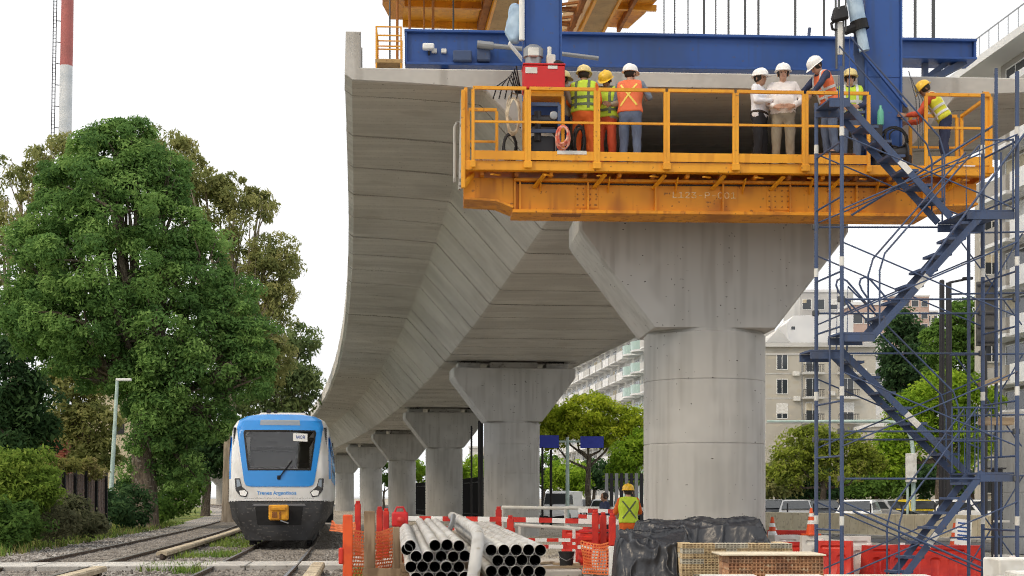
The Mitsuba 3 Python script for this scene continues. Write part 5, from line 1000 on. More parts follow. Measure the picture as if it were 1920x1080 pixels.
def tree(name, lab, base, h0, r0, blobs, size, seed, cols, per=70, dens=1.0, sig=.5, group=None, cat='tree', bark='bark', trunk=True, lean=(0, 0), droop=0., shell=.55, limbs=True):
    k = thing(name, lab, cat, group); g = np.random.default_rng(seed + 1); b = np.asarray(base, float)
    if trunk:
        top = b + (lean[0], lean[1], h0); mid = (b + top)/2 + g.normal(0, .12, 3) * (1, 1, 0)
        ms = [tube([b - (0, 0, .2), b + (0, 0, .35), mid, top], [r0*1.45, r0*1.1, r0*.92, r0*.72], 12)]
        put(k, 'trunk', J(*ms), bark, 60)
        if limbs:
            for c, r, n in blobs:
                c = np.asarray(c, float); s = top - (0, 0, h0*.25*g.random()); m = s*.45 + c*.55 + (0, 0, -.12*np.linalg.norm(c - s)) + g.normal(0, .2, 3)
                L = [tube([s, m, c], [r0*.5, r0*.32, r0*.12], 7)]
                for q in range(5):
                    d = unit(g.normal(size=3) + (0, 0, .35)) * np.asarray(r) * .85; e = m + (c - m)*g.random(); L.append(tube([e, (e + c + d)/2 + g.normal(0, .15, 3), c + d], [r0*.16, r0*.1, r0*.04], 5))
                put(k, 'limb', J(*L), bark, 60)
    v, f, c = leaves(blobs, size, seed, cols, per, dens, sig, droop, shell)
    put(k, 'crown', (v, f), 'leaf', False, color=c); return k
def pb(px, py, Y, rx, rz, n, ry=None, dy=0):     # a clump of crown: centre as seen, radii in metres
    p = at(px, py, Y); p = p + (0, dy, 0); return (p, (rx * .9, (ry or rx) * .9, rz * .9), n)
G_MAIN = [(.07, .145, .05), (.13, .25, .075), (.22, .37, .105), (.35, .52, .16)]
G_OLIVE = [(.15, .19, .08), (.25, .28, .10), (.36, .37, .14), (.45, .43, .19)]
G_EUC = [(.10, .15, .065), (.16, .22, .085), (.25, .3, .11)]
G_BRIGHT = [(.12, .22, .025), (.22, .37, .035), (.34, .5, .05), (.44, .57, .07)]
G_LIME = [(.16, .23, .02), (.3, .39, .03), (.45, .53, .05), (.55, .58, .07)]
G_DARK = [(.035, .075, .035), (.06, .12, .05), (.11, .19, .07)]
G_MID = [(.07, .14, .035), (.13, .24, .05), (.21, .34, .07)]
Y = 72; s = 72 / FPX
main = [pb(215, 300, Y, 2.2, 1.7, 46), pb(160, 350, Y, 2.2, 1.9, 46), pb(285, 350, Y, 2.0, 1.7, 46), pb(225, 400, Y, 3.2, 2.2, 70, dy=-1.6), pb(115, 430, Y, 1.9, 2.0, 42), pb(320, 430, Y, 2.0, 2.0, 46), pb(90, 520, Y, 1.8, 2.0, 40), pb(210, 510, Y, 3.4, 2.4, 75, dy=-2.2), pb(335, 520, Y, 2.4, 2.0, 50),
        pb(85, 600, Y, 2.0, 1.6, 40), pb(180, 610, Y, 3.2, 2.0, 66, dy=-1.8), pb(300, 620, Y, 3.2, 2.2, 66, dy=-1.5), pb(400, 610, Y, 1.9, 1.9, 40), pb(60, 575, Y, 1.3, 1.3, 22), pb(420, 690, Y, 1.9, 1.5, 36), pb(330, 710, Y, 2.4, 1.8, 48, dy=-1.2), pb(200, 690, Y, 2.4, 1.5, 40, dy=-.5), pb(465, 705, Y, 1.3, 1.2, 24), pb(125, 660, Y, 1.6, 1.2, 26), pb(350, 790, Y, 1.7, 1.5, 30), pb(395, 780, Y, 1.4, 1.4, 26), pb(215, 262, Y, .9, .9, 14), pb(262, 258, Y, .8, .8, 12), pb(430, 560, Y, 1.5, 1.4, 26), pb(255, 745, Y, 1.0, 1.0, 18, dy=.3), pb(310, 770, Y, 1.3, 1.2, 22, dy=-1.6), pb(290, 820, Y, 1.0, 1.0, 16, dy=-1.4), pb(300, 690, Y, 1.8, 1.2, 28, dy=-2.0), pb(262, 900, Y, .9, .9, 14, dy=.4), pb(465, 640, Y, 1.4, 1.3, 24), pb(40, 620, Y, 1.6, 1.4, 26), pb(60, 470, Y, 1.3, 1.4, 22), pb(375, 470, Y, 1.5, 1.4, 26), pb(110, 350, Y, 1.2, 1.2, 18), pb(310, 320, Y, 1.2, 1.1, 18), pb(175, 275, Y, .8, .7, 12), pb(275, 860, Y, 1.6, 1.8, 26, dy=.8), pb(345, 870, Y, 1.1, 1.4, 20)]
tb_ = at(272, 0, Y); tree('broadleaf_tree', 'tall full green broadleaf tree behind the thin lamp post at left', (tb_[0], Y, 0), 7.5, .62, main, .115, 3, G_MAIN, per=155, sig=.36, shell=.6)
Y = 92
tree('eucalyptus_tree', 'tall olive eucalyptus tree behind the left edge of the big green tree', (at(30, 0, Y)[0], Y, 0), 11, .42, [pb(40, 330, Y, 1.7, 1.5, 22), pb(95, 300, Y, 2.0, 1.2, 24), pb(20, 400, Y, 1.5, 1.5, 16), pb(75, 370, Y, 1.6, 1.2, 18), pb(5, 440, Y, 1.6, 1.4, 18), pb(-40, 370, Y, 2.4, 2.2, 26), pb(45, 470, Y, 1.3, 1.0, 12), pb(10, 560, Y, 2.2, 1.4, 24), pb(-30, 500, Y, 2.0, 2.0, 22), pb(130, 275, Y, 1.3, .8, 12)], .13, 21, G_OLIVE, per=95, sig=.36, bark='bark_pale', droop=.5, shell=.3, dens=.62)
tree('eucalyptus_tree', 'olive eucalyptus tree rising behind the right side of the big green tree', (at(430, 0, Y)[0], Y, 0), 10, .45, [pb(310, 280, Y, 1.9, 1.1, 26), pb(350, 305, Y, 1.0, .8, 14), pb(385, 350, Y, 2.0, 1.0, 28), pb(440, 365, Y, 1.9, 1.2, 30), pb(485, 390, Y, 1.0, 1.3, 16), pb(415, 430, Y, 1.8, 1.5, 30), pb(505, 480, Y, 1.7, 1.6, 34), pb(540, 500, Y, .8, 1.2, 14), pb(450, 500, Y, 1.8, 1.5, 26), pb(430, 570, Y, 1.9, 1.6, 30), pb(505, 560, Y, 1.3, 1.0, 18), pb(455, 640, Y, 1.8, 1.3, 26), pb(500, 620, Y, 1.6, 1.5, 26), pb(520, 560, Y, 1.2, 1.2, 18), pb(480, 690, Y, 2.0, 1.6, 28), pb(520, 660, Y, 1.2, 1.2, 18), pb(350, 360, Y, 1.4, 1.2, 18)], .13, 22, G_OLIVE, per=95, sig=.36, bark='bark_pale', droop=.5, shell=.35)
tree('eucalyptus_tree', 'small olive eucalyptus tree above the train roof', (at(545, 0, 118)[0], 118, 0), 7, .4, [pb(560, 640, 118, 1.5, 1.3, 24), pb(540, 690, 118, 2.0, 1.5, 30), pb(570, 720, 118, 1.5, 1.4, 26), pb(515, 735, 118, 1.8, 1.3, 26), pb(480, 760, 118, 2.4, 1.3, 30), pb(545, 770, 118, 1.9, 1.2, 24)], .2, 23, G_EUC, per=60, sig=.52, bark='bark_pale', droop=.4, shell=.35)
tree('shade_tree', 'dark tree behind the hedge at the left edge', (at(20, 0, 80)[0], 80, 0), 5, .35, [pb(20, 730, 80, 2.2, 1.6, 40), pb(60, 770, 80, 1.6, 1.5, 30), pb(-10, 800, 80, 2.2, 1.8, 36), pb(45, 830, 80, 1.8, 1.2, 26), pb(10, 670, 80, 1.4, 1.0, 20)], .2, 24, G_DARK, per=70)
tree('shade_tree', 'yellowish small tree between the fence and the big green tree', (at(150, 0, 86)[0], 86, 0), 4, .3, [pb(150, 740, 86, 1.5, 1.4, 26), pb(175, 800, 86, 1.7, 1.6, 30), pb(135, 790, 86, 1.0, 1.4, 16), pb(185, 860, 86, 1.5, 1.3, 24), pb(110, 700, 86, .9, .8, 10)], .19, 25, G_OLIVE, per=60, shell=.4)
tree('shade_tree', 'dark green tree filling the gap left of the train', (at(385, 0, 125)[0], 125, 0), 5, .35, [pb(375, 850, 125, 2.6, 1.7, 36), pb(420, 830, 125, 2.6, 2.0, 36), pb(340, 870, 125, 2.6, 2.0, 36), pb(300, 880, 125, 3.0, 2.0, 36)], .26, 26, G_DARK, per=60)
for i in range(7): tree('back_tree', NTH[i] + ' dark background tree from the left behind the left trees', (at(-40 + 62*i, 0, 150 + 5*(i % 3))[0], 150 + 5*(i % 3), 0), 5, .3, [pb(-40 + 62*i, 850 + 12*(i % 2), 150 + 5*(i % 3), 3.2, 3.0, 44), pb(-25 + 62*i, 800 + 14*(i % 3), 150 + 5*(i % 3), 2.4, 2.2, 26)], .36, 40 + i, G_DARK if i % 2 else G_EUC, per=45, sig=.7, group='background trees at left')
def bush(lab, blobs, size, seed, cols, per=60, sig=.28, cat='bush', name='bush', **k): return tree(name, lab, (0, 0, 0), 0, 0, blobs, size, seed, cols, per=per, sig=sig, cat=cat, trunk=False, **k)
bush('bright green hedge bush with yellowish top at the left edge', [pb(x, y, 44 + (i % 3), .34 + .1*(i % 2), .32, 13) for i, (x, y) in enumerate(((-10, 875), (8, 868), (22, 880), (40, 870), (60, 878), (80, 872), (-5, 905), (18, 910), (45, 905), (70, 910), (88, 900), (0, 940), (30, 945), (58, 940), (80, 938), (95, 925)))], .085, 51, [(.09, .16, .03), (.19, .29, .05), (.34, .42, .09)], sig=.2)
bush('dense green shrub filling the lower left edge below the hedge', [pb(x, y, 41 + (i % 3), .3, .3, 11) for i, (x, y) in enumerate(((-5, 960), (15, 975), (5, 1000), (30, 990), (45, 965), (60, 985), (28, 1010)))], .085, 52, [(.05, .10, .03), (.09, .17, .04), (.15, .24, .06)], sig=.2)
bush('grey green scrub in front of the dark fence, nearest the hedge', [pb(75, 975, 46, .5, .5, 22), pb(110, 985, 45, .5, .4, 20)], .085, 53, [(.10, .11, .06), (.16, .16, .09), (.22, .22, .12)], sig=.25)
bush('grey green scrub in front of the right end of the dark fence', [pb(140, 965, 49, .5, .6, 24), pb(165, 980, 50, .55, .4, 22), pb(120, 955, 49, .3, .4, 10)], .085, 54, [(.08, .10, .05), (.14, .15, .08), (.22, .22, .13)], sig=.25)
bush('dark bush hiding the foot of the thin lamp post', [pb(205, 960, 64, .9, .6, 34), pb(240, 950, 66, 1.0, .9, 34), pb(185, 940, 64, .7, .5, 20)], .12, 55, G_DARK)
bush('dark green bush under the big tree by the left track', [pb(290, 960, 76, 1.0, .6, 30), pb(330, 940, 80, 1.0, .8, 30), pb(355, 905, 84, .8, .9, 24)], .13, 56, G_MID)
bush('ivy growing over the top of the dark fence', [pb(95, 868, 54.7, .3, .14, 9), pb(125, 872, 55.7, .3, .16, 9), pb(155, 870, 57.7, .4, .16, 12), pb(180, 885, 58.7, .3, .2, 8)], .09, 57, [(.16, .18, .05), (.26, .26, .08), (.34, .28, .14)], sig=.16, cat='ivy', name='ivy')
# right side
tree('street_tree', 'lime green umbrella shaped tree between the second and nearest piers', (at(1105, 0, 98)[0], 98, 0), 4.4, .2, [pb(1050, 790, 98, 1.6, 1.1, 40), pb(1105, 775, 98, 2.0, 1.2, 52), pb(1160, 790, 98, 1.7, 1.1, 42), pb(1030, 820, 98, 1.0, .8, 22), pb(1080, 815, 98, 1.6, .7, 30), pb(1145, 820, 98, 1.6, .6, 26)], .15, 61, G_LIME, per=80, sig=.38)
tree('street_tree', 'smaller green tree right behind the worker on the ground', (at(1185, 0, 92)[0], 92, 0), 2.6, .16, [pb(1180, 855, 92, 1.1, .9, 34), pb(1205, 835, 92, 1.0, .9, 28), pb(1165, 890, 92, .9, .6, 18)], .14, 62, G_BRIGHT, per=70, sig=.32)
tree('street_tree', 'light green street tree with brownish twigs right of the nearest pier', (at(1545, 0, 84)[0], 84, 0), 2.6, .2, [pb(1520, 830, 84, 1.6, 1.1, 36), pb(1580, 840, 84, 1.7, 1.0, 36), pb(1490, 860, 84, 1.2, .8, 24), pb(1625, 865, 84, 1.0, .9, 22), pb(1555, 880, 84, 2.2, .8, 36), pb(1470, 890, 84, .9, .8, 16)], .13, 63, [(.13, .17, .04), (.22, .28, .05), (.34, .42, .06), (.36, .33, .14)], per=75, sig=.34, shell=.4)
tree('street_tree', 'bright green street tree seen through the scaffold', (at(1765, 0, 90)[0], 90, 0), 4, .28, [pb(1770, 740, 90, 2.0, 1.3, 46), pb(1715, 770, 90, 1.6, 1.2, 36), pb(1820, 750, 90, 1.7, 1.4, 38), pb(1740, 800, 90, 2.2, 1.4, 48), pb(1680, 830, 90, 1.1, 1.0, 24), pb(1800, 830, 90, 2.0, 1.4, 42), pb(1665, 870, 90, .9, .8, 18)], .16, 64, G_BRIGHT, per=75, sig=.42)
tree('conifer', 'dark green pointed tree behind the scaffold stair', (at(1692, 0, 150)[0], 150, 0), 12, .4, [pb(1695, 610, 150, 1.6, 1.5, 34), pb(1690, 650, 150, 2.3, 2.0, 56), pb(1695, 695, 150, 2.4, 2.0, 56), pb(1690, 740, 150, 2.0, 2.2, 40)], .24, 65, G_DARK, per=70, sig=.5)
tree('tall_tree', 'tall mid green tree left of the balcony tower', (at(1790, 0, 140)[0], 140, 0), 12, .45, [pb(1805, 600, 140, 2.0, 1.9, 44), pb(1770, 640, 140, 2.2, 2.0, 46), pb(1825, 650, 140, 1.8, 2.0, 40), pb(1790, 690, 140, 2.6, 2.0, 52), pb(1830, 710, 140, 1.8, 1.8, 34)], .24, 66, G_MID, per=70, sig=.5)
for i, (px, Y, py, c) in enumerate(((1020, 150, 880, G_MID), (1065, 140, 890, G_BRIGHT), (1115, 145, 885, G_DARK), (1165, 150, 880, G_MID), (930, 170, 885, G_BRIGHT), (885, 175, 880, G_BRIGHT), (775, 190, 880, G_BRIGHT), (720, 200, 885, G_MID), (1455, 110, 900, G_OLIVE), (1515, 112, 905, G_DARK), (1575, 115, 900, G_DARK), (1640, 110, 900, G_MID), (1700, 112, 895, G_DARK), (1760, 115, 890, G_MID), (1820, 112, 890, G_DARK))):
    tree('street_tree', ('%s low street tree from the left in the background %s' % (NTH[i - 8] if i > 7 else NTH[(7, 4, 5, 6, 3, 2, 1, 0).index([4, 5, 6, 7, 3, 2, 1, 0][i]) if False else [4, 5, 6, 7, 3, 2, 1, 0][i]], 'beyond the beige wall' if i > 7 else 'between the piers')), (at(px, 0, Y)[0], Y, 0), 2.5, .18, [pb(px, py, Y, 1.9, 1.3, 36), pb(px + 18, py + 14, Y, 1.5, 1.0, 22), pb(px - 22, py + 10, Y, 1.5, 1.0, 22)], .2, 70 + i, c, per=55, sig=.42, group='low background street trees')
# ---------------------------------------------------------------- left side: fence, hut, lamp, mast
mat('old_wood', speck((.20, .15, .125), (.12, .09, .075), 2.5, stretch=(4, 4, .5), c=(.1, .06, .05), csc=8.), .9)
k = thing('panel_fence', 'old dark brown panel fence behind the scrub at left', 'fence'); a, b = np.array([at(20, 0, 50)[0], 50.0]), np.array([at(196, 0, 61)[0], 61.0]); n = 62; L = np.linalg.norm(b-a); ang = math.atan2(*(b-a)[::-1])
for i in range(n):
    q = a + (b-a)*(i+.5)/n; put(k, 'board', mv(B(-L/n/2+.004, -.015 - .012*(i % 2), 0, L/n/2-.004, .012 - .012*(i % 2), 2.45 + .05*RNG.random()), (q[0], q[1], 0), ang), 'old_wood', False)
for i in range(9):
    q = a + (b-a)*i/8; put(k, 'post', mv(B(-.06, -.12, 0, .06, -.03, 2.7), (q[0], q[1], 0), ang), 'black', False)
mat('brick_wall', speck((.26, .075, .045), (.18, .05, .035), 1.5, c=(.3, .16, .11), csc=6.), .9)
k = thing('brick_hut', 'small red brick hut behind the dark fence', 'hut'); p = at(99, 0, 95)
for r in range(26):
    for c in range(5):
        put(k, 'brick', BC(p[0] - .64 + .32*c + (.08 if r % 2 else -.08), 95, 2.2 + .145*r, .305, .3, .13), 'brick_wall', False) if r < 26 else None
put(k, 'wall', B(p[0] - .85, 95.1, 0, p[0] + .85, 99, 6.0), 'brick_wall', False); put(k, 'roof', B(p[0] - .95, 94.8, 6.0, p[0] + .95, 99.2, 6.15), 'pale_concrete', False)
k = thing('pale_house', 'plain pale house wall glimpsed between the left trees', 'house'); put(k, 'wall', B(p[0] - .3, 104, 0, p[0] + 3.0, 112, 10.5), 'hoarding', False); put(k, 'roof', B(p[0] - .5, 103.8, 10.5, p[0] + 3.2, 112.2, 10.7), 'pale_concrete', False); put(k, 'window', B(p[0] + 1.4, 103.95, 6, p[0] + 2.2, 104.0, 7.4), 'dark_steel', False)
mat('lamp_green', speck((.44, .56, .52), (.36, .48, .44), 4.), .4)
k = thing('lamp_post', 'thin pale green lamp post with a flat lamp head at left', 'street lamp'); p0, p1 = at(204, 990, 65.5), at(220, 712, 65.5)
put(k, 'pole', tube([(p0[0], 65.5, 0), (p1[0], 65.5, p1[2])], [.11, .07], 10), 'lamp_green')
put(k, 'lamp_head', rbox(p1[0]-.05, 65.4, p1[2]-.06, p1[0]+.62, 65.6, p1[2]+.06, .03), 'white_paint')
mat('mast_red', speck((.42, .13, .12), (.36, .12, .11), .6), .6); mat('mast_white', speck((.60, .63, .66), (.52, .56, .6), .6), .6)
k = thing('chimney_stack', 'tall red and white banded chimney stack with a ladder rising behind the trees', 'chimney'); Y = 190; s = Y / FPX
c = lambda py: np.array([(122 + (260 - py) * .018 - 960) * s, Y, EYE + (HOR - py) * s])
put(k, 'white_band', tube([c(940), c(124)], [.95, .78], 28), 'mast_white'); put(k, 'red_band', tube([c(124), c(-160)], [.785, .73], 28), 'mast_red')
ld = put(k, 'ladder', J(*[tube([c(800) + (-1.35-d, -.3, 0), c(-160) + (-1.25-d, -.3, 0)], .055, 6) for d in (0, .38)], *[bar(c(y) + (-1.73, -.3, 0), c(y) + (-1.3, -.3, 0), .05, .05) for y in range(-150, 700, 7)]), 'dark_steel', False)
for y in range(-120, 560, 40): put(k, 'standoff', bar(c(y) + (-1.3, -.3, 0), c(y) + (-.7, 0, 0), .08, .08), 'dark_steel', False)
# picket fence between the far piers
k = thing('picket_fence', 'dark steel picket fence running behind the far piers', 'fence')
for i, Y in enumerate(np.linspace(86, 150, 120)):
    q = along(Y, 3.4); put(k, 'picket', BC(q[0], q[1], 1.5, .1, .07, 3.0), 'black', False)
put(k, 'rail', run(np.arange(86, 151, 4), 3.4, [(-.03, 2.6), (.03, 2.6), (.03, 2.68), (-.03, 2.68)]), 'black'); put(k, 'rail', run(np.arange(86, 151, 4), 3.4, [(-.03, .4), (.03, .4), (.03, .48), (-.03, .48)]), 'black')
for px, Y, w, yt, lab in ((901, 64, .22, 790, 'tall black post just left of the second pier'), (884, 70, .09, 800, 'slim dark post left of the second pier'), (1017, 74, .12, 840, 'black post just right of the second pier'), (1033, 76, .13, 845, 'thicker black post under the blue road sign')):
    p = at(px, yt, Y); single('dark_post', lathe([(w/2, 0), (w/2, p[2]), (w*.3, p[2]+.05)], 12, (p[0], p[1], 0)), 'black', lab, 'post')
k = thing('gate_panel', 'grey slatted gate panel left of the nearest pier', 'gate'); p = at(1170, 0, 60)
for i in range(9): put(k, 'slat', BC(p[0] - .7 + .2*i, 60, 1.3, .13, .04, 2.5), 'dark_steel' if i % 2 else 'grey_steel', False)
put(k, 'rail', BC(p[0] + .1, 60.04, 2.3, 1.9, .04, .08), 'dark_steel', False)
mat('sign_blue', (.03, .05, .36), .4)
# road sign gantry
k = thing('road_sign', 'two blue road direction signs on a pale pole beyond the second pier', 'road sign'); Y = 78; p = at(1064, 820, Y)
put(k, 'pole', lathe([(.11, 0), (.08, p[2])], 12, (p[0], Y, 0)), 'lamp_green'); a, b = at(1010, 828, Y), at(1132, 828, Y); put(k, 'cross_arm', tube([a, b], .05), 'lamp_green')
for x0, x1, yt in ((1006, 1048, 816), (1088, 1132, 818)):
    a, b = at(x0, yt, Y-.1), at(x1, 840, Y-.1); put(k, 'sign_panel', B(a[0], Y-.12, b[2], b[0], Y-.08, a[2]), 'sign_blue', False)
# poles on the street side
k = thing('street_lamp', 'dark grey street lamp with a short arm seen through the scaffold', 'street lamp'); Y = 58; p = at(1779, 530, Y); e = at(1819, 522, Y)
put(k, 'pole', lathe([(.15, 0), (.11, p[2])], 12, (p[0], Y, 0)), 'dark_steel'); put(k, 'arm', tube([p, e], .045), 'dark_steel'); put(k, 'lamp_head', mv(rbox(-.3, -.1, -.05, .1, .1, .05, .03), e), 'dark_steel')
p = at(1766, 527, 58.5); single('utility_pole', lathe([(.13, 0), (.1, p[2]), (.06, p[2]+.05)], 12, (p[0], 58.5, 0)), 'dark_steel', 'dark grey pole without arm beside the street lamp', 'pole')
k = thing('traffic_mast', 'pale curved mast with a long horizontal arm over the street', 'mast'); Y = 76; p = at(1712, 0, Y); pts = [at(1713, 940, Y)*(1, 1, 0), at(1712, 850, Y), at(1709, 822, Y), at(1700, 803, Y), at(1685, 793, Y), at(1660, 790, Y), at(1438, 790, Y)]
put(k, 'mast', tube(pts, [.12, .1, .1, .1, .09, .09, .06], 10), 'lamp_green'); put(k, 'second_pole', lathe([(.07, 0), (.06, 3.8)], 10, (p[0]-.28, Y, 0)), 'lamp_green'); q = at(1706, 877, Y)
put(k, 'cabinet', rbox(q[0]-.27, Y-.35, q[2]-.75, q[0]+.27, Y-.12, q[2]+.72, .04), 'off_white')
k = thing('billboard_back', 'dark grey billboard back beside the balcony tower', 'billboard'); Y = 56; a, b = at(1833, 528, Y), at(1869, 648, Y); put(k, 'panel', B(a[0], Y, b[2], b[0], Y+.2, a[2]), mat('board_dark', speck((.10, .095, .09), (.06, .06, .058), 2.), .8), False); put(k, 'pole', lathe([(.12, 0), (.1, b[2])], 10, ((a[0]+b[0])/2, Y+.3, 0)), 'dark_steel')
for i in range(5): put(k, 'batten', B(a[0]-.03, Y-.05, b[2] + (a[2]-b[2])*(.05+.22*i), b[0]+.03, Y-.002, b[2] + (a[2]-b[2])*(.05+.22*i)+.06), 'dark_steel', False)
# ---------------------------------------------------------------- cars
mat('car_white', (.72, .73, .73), .2, clearcoat=.8); mat('car_silver', (.42, .43, .44), .25, .4, clearcoat=.8); mat('car_dark', (.05, .055, .065), .2, clearcoat=.8); mat('car_yellow', (.7, .52, .03), .25, clearcoat=.6); mat('car_black', (.015, .015, .017), .2, clearcoat=.8); mat('car_red', (.3, .03, .03), .22, clearcoat=.8)
mat('car_glass', (.03, .035, .04), .06, spec=.8); mat('lamp_red', (.4, .02, .02), .2)
def car_meshes(van=False):
    if van: lo = [(-2.4, .35), (2.35, .35), (2.42, .6), (2.3, .95), (-2.4, .95)]; up = [(-2.38, .93), (2.2, .93), (1.5, 1.1), (1.15, 1.85), (.7, 1.98), (-2.3, 1.98)]
    else: lo = [(-2.05, .3), (2.0, .3), (2.1, .45), (2.08, .68), (1.9, .82), (1.0, .92), (-1.95, .98), (-2.08, .85), (-2.1, .45)]; up = [(-1.95, .95), (1.05, .9), (.35, 1.38), (.0, 1.46), (-1.1, 1.47), (-1.6, 1.38)]
    def body(pr, w0, w1, zs):
        R = []
        for y, f in ((-w0, .0), (-w0*.97, .0)): pass
        rings = []
        for t in np.linspace(-1, 1, 9):
            q = []
            for x, z in pr:
                w = w0 + (w1 - w0) * np.clip((z - zs[0])/(zs[1]-zs[0]), 0, 1); sh = 1 - .035*t**4 if abs(t) < 1 else .93
                q.append((x*sh, t*w, zs[0] + (z-zs[0])*(1 if abs(t) < 1 else .96)))
            rings.append(q)
        return loft(rings)
    b = body(lo, .86, .84, (.3, .98)); c = body(up, .83, .66 if not van else .76, (.93, 1.47 if not van else 1.98))
    return b, c
CB = {}
for v in (False, True):
    b, c = car_meshes(v); wx = (1.28, -1.3) if not v else (1.5, -1.5)
    wheel = mv(J(lathe([(.2, -.1), (.31, -.1), (.33, -.06), (.33, .06), (.31, .1), (.2, .1)], 20)), rx=math.pi/2)
    gl = []
    def quad(a, b_, c_, d): 
        v_ = np.array([a, b_, c_, d], float); return v_, np.array([[0, 1, 2], [0, 2, 3]])
    if not v:
        gl = {'windscreen': hull([(x, y, z) for x, z, w in ((.98, .97, .72), (.42, 1.36, .62)) for y in (-w, w) for x, z in ((x, z), (x+.02, z+.025))]),
              'rear_window': hull([(x, y, z) for x, z, w in ((-1.93, 1.02, .70), (-1.63, 1.36, .6)) for y in (-w, w) for x, z in ((x, z), (x-.03, z))])}
        for s in (-1, 1): gl['side_window' + ('' if s < 0 else '_001')] = hull([(x, s*(w + d), z) for x, z, w in ((.78, 1.0, .815), (.3, 1.33, .73), (-1.2, 1.38, .70), (-1.6, 1.02, .81)) for d in (0, .022)])
        zz = .66; xf = 2.06; tx = -2.06
    else:
        gl = {'windscreen': hull([(x, y, z) for x, z, w in ((1.48, 1.17, .72), (1.2, 1.78, .66)) for y in (-w, w) for x, z in ((x, z), (x+.03, z+.02))])}
        for s in (-1, 1): gl['side_window' + ('' if s < 0 else '_001')] = hull([(x, s*(w + d), z) for x, z, w in ((1.35, 1.15, .815), (1.08, 1.75, .765), (.4, 1.75, .765), (.4, 1.15, .815)) for d in (0, .022)])
        zz = .75; xf = 2.32; tx = -2.36
    CB[v] = dict(body=shape(b, 40), cabin=shape(c, 40), wheel=shape(wheel, 40), glass={k: shape(m, 30) for k, m in gl.items()}, wx=wx,
                 head=[shape(rbox(xf-.12, s*.62-.16, zz-.07, xf+.03, s*.62+.16, zz+.07, .03), 40) for s in (-1, 1)], tail=[shape(rbox(tx-.03, s*.66-.12, zz, tx+.1, s*.66+.12, zz+.2, .03), 40) for s in (-1, 1)], bump=[shape(rbox(xf-.05, -.8, .34, xf+.06, .8, .5, .04), 40), shape(rbox(tx-.07, -.8, .36, tx+.05, .8, .52, .04), 40)], plate=shape(B(xf+.055, -.22, .42, xf+.07, .22, .52), False))
def car(px, Y, rz, m, lab, van=False, roof=None):
    c = CB[van]; p = at(px, 0, Y); M = MX((p[0], Y, .012), rz); k = thing('parked_car' if not van else 'delivery_van', lab, 'van' if van else 'car')
    put(k, 'body', c['body'], m, M=M); put(k, 'cabin', c['cabin'], roof or m, M=M)
    for n, g in c['glass'].items(): put(k, n.replace('_001', ''), g, 'car_glass', M=M)
    for q in c['head']: put(k, 'headlight', q, 'lamp_glass', M=M)
    for q in c['tail']: put(k, 'tail_light', q, 'lamp_red', M=M)
    [put(k, 'bumper', q, 'dark_rubber', M=M) for q in c['bump']]; put(k, 'number_plate', c['plate'], 'white_paint', M=M)
    for x in c['wx']:
        for y in (-.78, .78): put(k, 'wheel', c['wheel'], 'dark_rubber', M=M @ MX((x, y, .33)))
F = -math.pi/2 + .12                              # nose towards the camera
car(1608, 69, F - .5, 'car_white', 'white hatchback facing the camera beyond the low beige wall')
car(1492, 76, F - .3, 'car_silver', 'silver car left of the scaffold beyond the beige wall')
car(1450, 82, F, 'car_dark', 'dark car just right of the nearest pier')
car(1543, 80, F - .2, 'car_dark', 'dark grey car behind the left scaffold posts')
car(1672, 79, F + .3, 'car_silver', 'pale silver car right of the white hatchback')
car(1722, 77, F, 'car_black', 'black and yellow taxi seen through the stair flight', roof='car_yellow')
car(1772, 84, F - .2, 'car_white', 'white car behind the street lamp poles')
car(1828, 70, F + .4, 'car_white', 'white car at the right end of the beige wall')
car(1860, 82, F, 'car_silver', 'silver car half hidden by the black steel column')
car(1053, 92, F - .4, 'car_white', 'white delivery van right of the second pier', van=True)
car(1092, 104, F, 'car_dark', 'dark car under the blue road signs')
car(1132, 98, F - .3, 'car_white', 'white car behind the dark haired man')
car(1172, 106, F, 'car_silver', 'silver car left of the nearest pier')
car(880, 150, F, 'car_white', 'far white car glimpsed between the second and third piers')
# ---------------------------------------------------------------- buildings
mat('wall_beige', speck((.44, .42, .365), (.38, .36, .31), .4, c=(.43, .4, .33), csc=2.), .85); mat('wall_grey', speck((.52, .52, .50), (.44, .44, .43), .3), .85); mat('wall_white', speck((.70, .71, .71), (.62, .63, .64), .3), .8); mat('wall_pink', speck((.46, .34, .29), (.4, .29, .25), .3), .85)
mat('window_dark', (.035, .042, .05), .12, spec=.7); mat('glass_green', (.34, .47, .43), .15, spec=.7)
scene['rail_glass'] = {'type': 'thindielectric'}
def LF(o, ang): return lambda m: mv(m, (o[0], o[1], 0), ang)
WR = np.random.default_rng(77)
def window(k, F, x, z, w, h, y=0.0, fm='white_paint', two=True):
    f = put(k, 'window', F(J(B(x-w/2-.07, y-.06, z-.07, x-w/2, y+.02, z+h+.07), B(x+w/2, y-.06, z-.07, x+w/2+.07, y+.02, z+h+.07), B(x-w/2, y-.06, z+h, x+w/2, y+.02, z+h+.07), B(x-w/2, y-.1, z-.07, x+w/2, y+.02, z), *([B(x-.03, y-.05, z, x+.03, y+.02, z+h)] if two else []))), fm, False)
    put(f, 'pane', F(B(x-w/2, y-.02, z, x+w/2, y-.005, z+h)), 'window_dark', False); q = WR.random()
    if q < .45: put(f, 'blind', F(B(x-w/2, y-.026, z+h*(.25 + 1.3*q), x+(w/2 if q < .3 else -.03), y-.021, z+h)), 'off_white' if q < .2 else 'hoarding', False)
